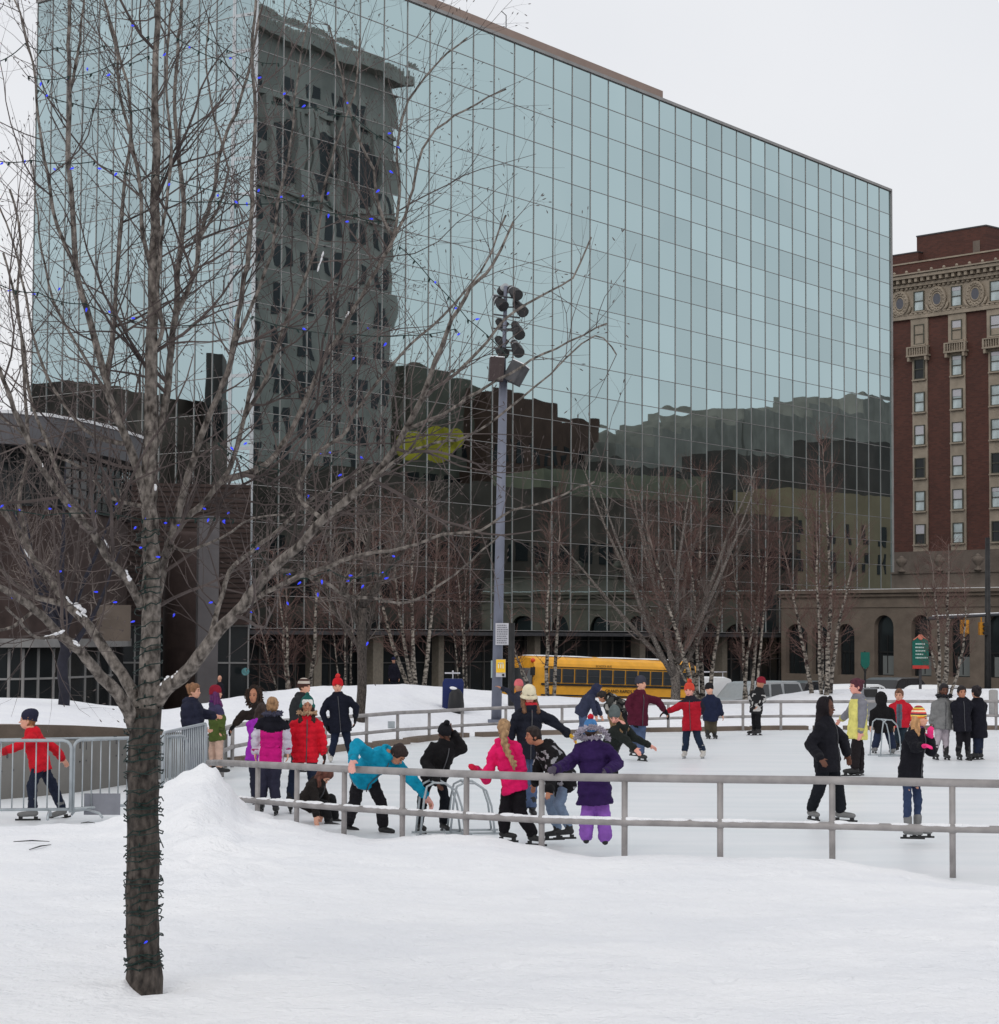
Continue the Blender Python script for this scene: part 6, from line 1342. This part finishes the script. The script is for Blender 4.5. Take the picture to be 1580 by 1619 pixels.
# 14
person('woman in a cream cloche hat and black coat reaching out with a yellow glove', 27.0, dict(H=(837, 1100), N=(839, 1118), P=(836, 1186), EL=(878, 1144), HL=(898, 1160), ER=(806, 1158), HR=(806, 1190), KL=(842, 1236), AL=(842, 1276), KR=(828, 1236), AR=(828, 1278)), yaw=10, hpitch=12, hs=29, skin='pink', coat=(30, 32, 42), quilt=.12, bulk=1.4, legs='jeans', hat=('brim', (224, 214, 186)), hair=('long', (112, 80, 58)), collar=(188, 46, 56), glove=(206, 160, 48), hem=.12)
# 15
t15, _ = person('boy in a black hoodie with grey print and pale jeans crouching at the rail', 23.7, dict(H=(843, 1164), N=(860, 1178), P=(893, 1232, .1), ER=(852, 1216, .1), HR=(846, 1238, .1), EL=(872, 1226, -.1), HL=(868, 1250, -.2), KL=(884, 1272, -.1), AL=(900, 1308, 0), KR=(868, 1268, .1), AR=(882, 1310, .1)), yaw=-72, hs=28, skin='tan', coat=(27, 26, 28), bulk=2.2, legs=(112, 128, 150), hair=('short', (42, 34, 32)), skates='dark', hem=.16, paint=([(150, 150, 154)], lambda h, s, co: 1 if (.62 < h < .95 and noise.noise(co * 16) > .18) or (h < .1 and noise.noise(co * 13) > .3) else 0))
# 16
t16, j16 = person('child in a dark purple coat with grey fur hood and lilac snow trousers', 22.7, dict(H=(934, 1154), N=(936, 1172), P=(940, 1240), EL=(902, 1206), HL=(878, 1216, -.6), ER=(977, 1206), HR=(958, 1222, -.35), KL=(929, 1292), AL=(927, 1322), KR=(955, 1292), AR=(957, 1324)), yaw=180, hs=29, coat=(50, 32, 78), bulk=1.8, quilt=.12, wide=1.08, hem=.26, flare=1.22, legs=(142, 92, 180), lw=2.1, glove=(84, 78, 90), hat=('pom', (72, 120, 170), (196, 36, 52)), fur=((156, 150, 162), 'down'), hair=('short', (70, 54, 48)), skates=None)
mb = MB(); c = U(936, 1168, 22.58)
for q in range(220):
    an = random.uniform(0, math.pi); v = Vector((random.gauss(0, 1), random.gauss(0, 1), random.gauss(0, 1))).normalized(); b_ = c + Vector((math.cos(an) * .17, 0, math.sin(an) * .13 - .01)); mb.cap(b_, b_ + v * .035, .016, .006, n=5)
obj('hood_fur', mb, cloth('156_150_162', 156, 150, 162), t16, smooth=True)
# 17
person('girl in a grey knitted beanie bending forward in black behind the purple coat', 35.5, dict(H=(972, 1132), N=(984, 1146), P=(962, 1186, .3), EL=(1002, 1166), HL=(1026, 1178), ER=(990, 1170, -.2), HR=(1004, 1184, -.2), KL=(960, 1212), AL=(958, 1224), KR=(972, 1210), AR=(972, 1224)), yaw=60, hyaw=-10, hpitch=30, hs=26, coat=(34, 38, 36), bulk=1.4, hat=('tall', (92, 100, 100)), hair=('long', (122, 96, 68)), legs=(28, 28, 30), skin='pink')
# 18
person('hooded skater in dark blue bending forward by the far rail in blue jeans', 48.5, dict(H=(944, 1092), N=(936, 1099), P=(920, 1124), EL=(944, 1114), HL=(950, 1130), ER=(938, 1116), HR=(942, 1130), KL=(921, 1144), AL=(918, 1160), KR=(924, 1144), AR=(925, 1160)), yaw=88, hpitch=25, hs=19, coat=(52, 56, 76), legs='jeans', hat=('hood', (46, 50, 72)), bulk=1.3)
# 19
person('person in a black and grey camouflage jacket bending over next to the hooded skater', 46.5, dict(H=(953, 1102), N=(961, 1102), P=(984, 1116), EL=(958, 1116), HL=(962, 1128), ER=(966, 1118), HR=(970, 1130), KL=(986, 1140), AL=(984, 1158), KR=(990, 1140), AR=(992, 1158)), yaw=-85, hpitch=30, hs=18, coat=(56, 56, 54), legs=K_, hair=('short', (40, 34, 32)), skin='tan', paint=([(150, 146, 140), (22, 22, 24)], lambda h, s, co: 1 if noise.noise(co * 11) > .22 else (2 if noise.noise(co * 9 + Vector((5, 5, 5))) > .05 else 0)))
# 20
person('man in a maroon jacket, grey beanie and jeans holding hands with the woman in red', D0(1202, 1012), dict(H=(1014, 1081), N=(1012, 1095), P=(1009, 1136), ER=(994, 1116), HR=(1000, 1136), EL=(1040, 1108), HL=(1050, 1122), KR=(1004, 1160, .2), AR=(1000, 1182, .35), KL=(1014, 1164), AL=(1013, 1190)), yaw=28, hyaw=35, hs=22, coat=(78, 26, 44), bulk=1.6, wide=1.1, legs='jeans', hat=('beanie', (62, 62, 72)), glove=K_, lw=1.8, hair=('short', (56, 40, 34)))
# 21
person('woman in a crimson jacket and orange hat holding hands with the maroon-jacketed man', D0(1198, 1095), dict(H=(1090, 1092), N=(1092, 1104), P=(1094, 1144), ER=(1072, 1118), HR=(1057, 1124), EL=(1110, 1121), HL=(1102, 1133), KR=(1085, 1166), AR=(1083, 1187), KL=(1103, 1164), AL=(1112, 1188)), yaw=-15, hs=22, skin='pink', coat=(168, 28, 44), bulk=1.3, legs=(34, 44, 62), hat=('pom', (206, 74, 58), (206, 74, 58)), hair=('short', (120, 70, 50)), glove=K_, skates='white', paint=([(38, 36, 46)], lambda h, s, co: 1 if h > .86 or s > 1.0 and h > .3 else 0))
# 22
person('small boy in a navy jacket and olive trousers standing by the far rail', D0(1167, 1125), dict(H=(1122, 1090), N=(1124, 1101), P=(1124, 1131), EL=(1138, 1116), HL=(1142, 1130), ER=(1112, 1111), HR=(1114, 1124), KR=(1119, 1147), AR=(1119, 1159), KL=(1129, 1147), AL=(1130, 1159)), yaw=10, hs=18, coat=(32, 38, 60), legs=(76, 70, 58), hat=('beanie', (34, 32, 34)), bulk=1.2)
# 23
person('person in a black and white patterned jacket and red hat leaning on the far rail', 51.0, dict(H=(1203, 1080), N=(1201, 1090), P=(1196, 1120), ER=(1186, 1102), HR=(1190, 1114), EL=(1208, 1106), HL=(1200, 1116), KR=(1193, 1138), AR=(1193, 1153), KL=(1199, 1138), AL=(1200, 1153)), yaw=-60, hs=17, skin='tan', coat=(36, 36, 38), legs=K_, hat=('beanie', (128, 34, 48)), skates='dark', paint=([(180, 178, 176)], lambda h, s, co: 1 if noise.noise(co * 10) > .1 and h < .75 else 0))
# 24
person('man in dark jacket and cap standing in the shop doorway behind the birch stems', 96, dict(H=(622.5, 1044), N=(623, 1050), P=(623, 1072)), yaw=15, hs=9, coat=(30, 30, 42), hat=('cap', (34, 36, 66)), skates=None, skin='light')
# 25
person('child in a pink hat and dark jacket with one arm out behind the cream-hatted woman', 46, dict(H=(820, 1085), N=(822, 1096), P=(826, 1128), ER=(806, 1094), HR=(793, 1088), EL=(834, 1112), HL=(836, 1126), KR=(822, 1152), AR=(821, 1168), KL=(830, 1152), AL=(831, 1168)), yaw=-20, hs=19, coat=(48, 50, 62), hat=('beanie', (206, 104, 110)), skin='tan')
# 26
person('boy in a black hooded jacket gliding to the right, seen from behind the near rail', D0(1297, 1305), dict(H=(1307, 1119), N=(1304, 1138), P=(1308, 1200), EL=(1334, 1168), HL=(1340, 1192), ER=(1281, 1178), HR=(1298, 1200, -.3), KR=(1294, 1250), AR=(1283, 1278, .2), KL=(1326, 1250), AL=(1329, 1280), tr=20), yaw=62, hs=30, skin='dark', coat=(28, 28, 34), bulk=1.8, wide=1.1, legs=(26, 28, 34), lw=1.8, hat=('hood', (34, 30, 33)), hem=.16, skates='grey', hair=('short', (26, 22, 22)))
# 27
yv = lambda h, s, co: 1 if (h > .93 or (-.30 < s < .9 and False)) else 0
person('woman with dark red hair in a pale yellow vest over grey sleeves, looking left', D0(1225, 1355), dict(H=(1354, 1086), N=(1358, 1102), P=(1356, 1152), EL=(1364, 1130, -.02), HL=(1361, 1156, -.02), ER=(1344, 1126, .1), HR=(1331, 1137, .2), KL=(1353, 1186), AL=(1352, 1212), KR=(1359, 1186), AR=(1360, 1214)), yaw=-75, hs=27, skin='pink', coat=(212, 204, 118), bulk=1.5, legs=(34, 30, 32), lw=1.8, hair=('bun', (76, 36, 46)), hem=.16, sleeve=(122, 122, 130), paint=([(122, 122, 130)], lambda h, s, co: 1 if h > .93 else 0), skates='dark')
# 28
person('skater in a black hoodie and jeans seen from behind, pushing a skating frame', D0(1190, 1395), dict(H=(1394, 1106), N=(1394, 1117), P=(1397, 1148), EL=(1381, 1132), HL=(1378, 1146), ER=(1411, 1132), HR=(1413, 1146), KL=(1388, 1166), AL=(1384, 1180), KR=(1408, 1166), AR=(1412, 1182)), yaw=185, hs=21, coat=(26, 25, 27), bulk=1.4, legs=(38, 46, 66), hat=('hood', (28, 26, 28)), skates='grey', lw=1.6)
# 29
person('child with brown hair in an open red jacket over a grey shirt', 44, dict(H=(1422, 1100), N=(1424, 1110), P=(1424, 1140), ER=(1413, 1128), HR=(1415, 1146), EL=(1440, 1122), HL=(1440, 1138), KR=(1420, 1160), AR=(1420, 1174), KL=(1428, 1160), AL=(1429, 1174)), yaw=-20, hs=20, coat=(190, 34, 50), bulk=1.3, hair=('short', (110, 76, 58)), legs=(40, 52, 62), paint=([(92, 104, 116)], lambda h, s, co: 1 if abs(s) < .28 and h < .9 else 0))
# 30
person('girl in a rainbow striped knit hat and black coat with hot pink mittens', D0(1333, 1450), dict(H=(1455, 1136), N=(1450, 1154), P=(1440, 1214), EL=(1474, 1188), HL=(1472, 1168, -.12), ER=(1446, 1182, -.15), HR=(1460, 1180, -.15), KR=(1435, 1264), AR=(1436, 1308), KL=(1452, 1264), AL=(1451, 1306)), yaw=52, hyaw=62, hs=28, coat=(26, 26, 32), bulk=1.5, hem=.20, flare=1.1, legs=(50, 62, 90), lw=.3, hat=('tall', (232, 118, 60), (238, 206, 96), (70, 40, 72), (226, 96, 86), (240, 226, 190)), hair=('long', (186, 142, 98)), collar=(92, 62, 96), glove=(250, 60, 130), skates='grey', toe=78)
# 31
person('skater in a grey hooded jacket and pale leggings, left of two friends in black', D0(1200, 1493), dict(H=(1493, 1092), N=(1492, 1106), P=(1491, 1142), ER=(1477, 1124), HR=(1473, 1142), EL=(1508, 1122), HL=(1520, 1119), KR=(1484, 1166), AR=(1478, 1188, -.1), KL=(1496, 1166), AL=(1496, 1190)), yaw=8, hs=21, skin='dark', coat=(118, 118, 118), bulk=1.6, legs=(168, 158, 166), lw=.8, hair=('bun', (34, 30, 32)), fur=((44, 44, 48), 'down'))
# 32
person('skater in a black jacket and black leggings with a friend holding her face', D0(1201, 1522), dict(H=(1521, 1095), N=(1521, 1106), P=(1522, 1143), ER=(1511, 1124), HR=(1511, 1140), EL=(1531, 1124), HL=(1530, 1140), KR=(1518, 1168), AR=(1516, 1189), KL=(1530, 1168), AL=(1531, 1190)), yaw=5, hs=20, skin='tan', coat=(28, 28, 36), bulk=1.4, legs=(28, 27, 32), hair=('short', (36, 30, 30)), lw=.8, hem=.16)
# 33
person('skater in a long black coat with back turned, arm raised to a friend', D0(1200, 1547), dict(H=(1544, 1095), N=(1546, 1107), P=(1547, 1146), EL=(1532, 1112), HL=(1524, 1104), ER=(1554, 1126), HR=(1554, 1144), KL=(1545, 1172), AL=(1543, 1189), KR=(1550, 1172), AR=(1550, 1190)), yaw=-150, hs=20, coat=(26, 26, 34), bulk=1.6, legs=(34, 40, 58), hair=('bun', (34, 28, 32)), hem=.24, toe=-70)
# ---------------------------------------------------------------- skating frames
def frame_aid(label, cx, D, W_, H_, dirx):
    c = Vector((XD(cx, D), D, 0)); t = thing('skating_frame', label, 'skating aid', tuple(c), 'metal skating aids')
    X = Vector((math.cos(dirx), math.sin(dirx), 0)); Y = Vector((-X.y, X.x, 0)); 
    for s in (-1, 1):
        mb = MB(); o_ = c + Y * s * .22
        P = [o_ - X * W_ * .5 + Z(.02), o_ - X * W_ * .42 + Z(H_ * .7), o_ - X * W_ * .36 + Z(H_ * .93), o_ - X * W_ * .2 + Z(H_), o_ + X * W_ * .05 + Z(H_ * .99), o_ + X * W_ * .3 + Z(H_ * .85), o_ + X * W_ * .42 + Z(H_ * .55), o_ + X * W_ * .5 + Z(.02)]
        mb.tube(P, .013, 8); mb.tube([P[0] - X * .05, P[-1] + X * .08], .012, 8); obj('side_frame', mb, M['galv'], t, smooth=True)
    mb = MB(); mb.tube([c - X * W_ * .2 - Y * .22 + Z(H_), c - X * W_ * .2 + Y * .22 + Z(H_)], .014, 8); mb.tube([c + X * W_ * .5 - Y * .22 + Z(.03), c + X * W_ * .5 + Y * .22 + Z(.03)], .012, 8); obj('cross_bar', mb, M['galv'], t, smooth=True)
frame_aid('bent-tube metal skating frame held by the person in the black bobble hat', 700, 25.0, .52, .62, .15)
frame_aid('second bent-tube metal skating frame standing right of the post beside the pink jacket', 748, 25.3, .52, .60, .1)
frame_aid('thin metal skating frame in front of the skater in the black hoodie', 1400, 42.2, .45, .72, .3)
# ---------------------------------------------------------------- bake the remeshed pieces
bpy.context.view_layer.update()
dg = bpy.context.evaluated_depsgraph_get()
for o in TEXTS:
    me = bpy.data.meshes.new_from_object(o.evaluated_get(dg), depsgraph=dg); m2 = bpy.data.objects.new('lettering', me); C.objects.link(m2); m2.parent = o.parent; m2.location = o.location; m2.rotation_euler = o.rotation_euler
    bpy.data.objects.remove(o)
baked = [(o, bpy.data.meshes.new_from_object(o.evaluated_get(dg), depsgraph=dg), a_, f_, p_, s_) for o, a_, f_, p_, s_ in PEND]
for o, me, amp, fr, pf, sd_ in baked:
    old = o.data; mats_ = [m for m in old.materials]
    o.modifiers.clear(); o.data = me
    me.materials.clear()
    for m in mats_: me.materials.append(m)
    if amp:
        so = Vector((sd_ * 1.7, sd_ * .9, 0)); ql = QUILT.get(o.name)
        for v in me.vertices:
            q = v.co * fr + so; n_ = noise.noise(Vector((q.x, q.y, q.z * .8))) + .5 * noise.noise(q * 2.3)
            r_ = 1 - abs(noise.noise(Vector((q.x * .7 + q.z * .8, q.y * .7, q.z * 1.3))) * 2)
            v.co += v.normal * (amp * (n_ * .9 + max(0, r_ - .55) * 1.2 - .2) + ((abs(math.sin(math.pi * ((v.co - ql[0]).dot(ql[1]) + .012 * n_) / ql[2])) ** .5 - .75) * .020 if ql else 0))
    if pf:
        for p in me.polygons: p.material_index = pf(p.center)
    else: me.polygons.foreach_set('material_index', [0] * len(me.polygons))
    me.polygons.foreach_set('use_smooth', [True] * len(me.polygons)); me.update()
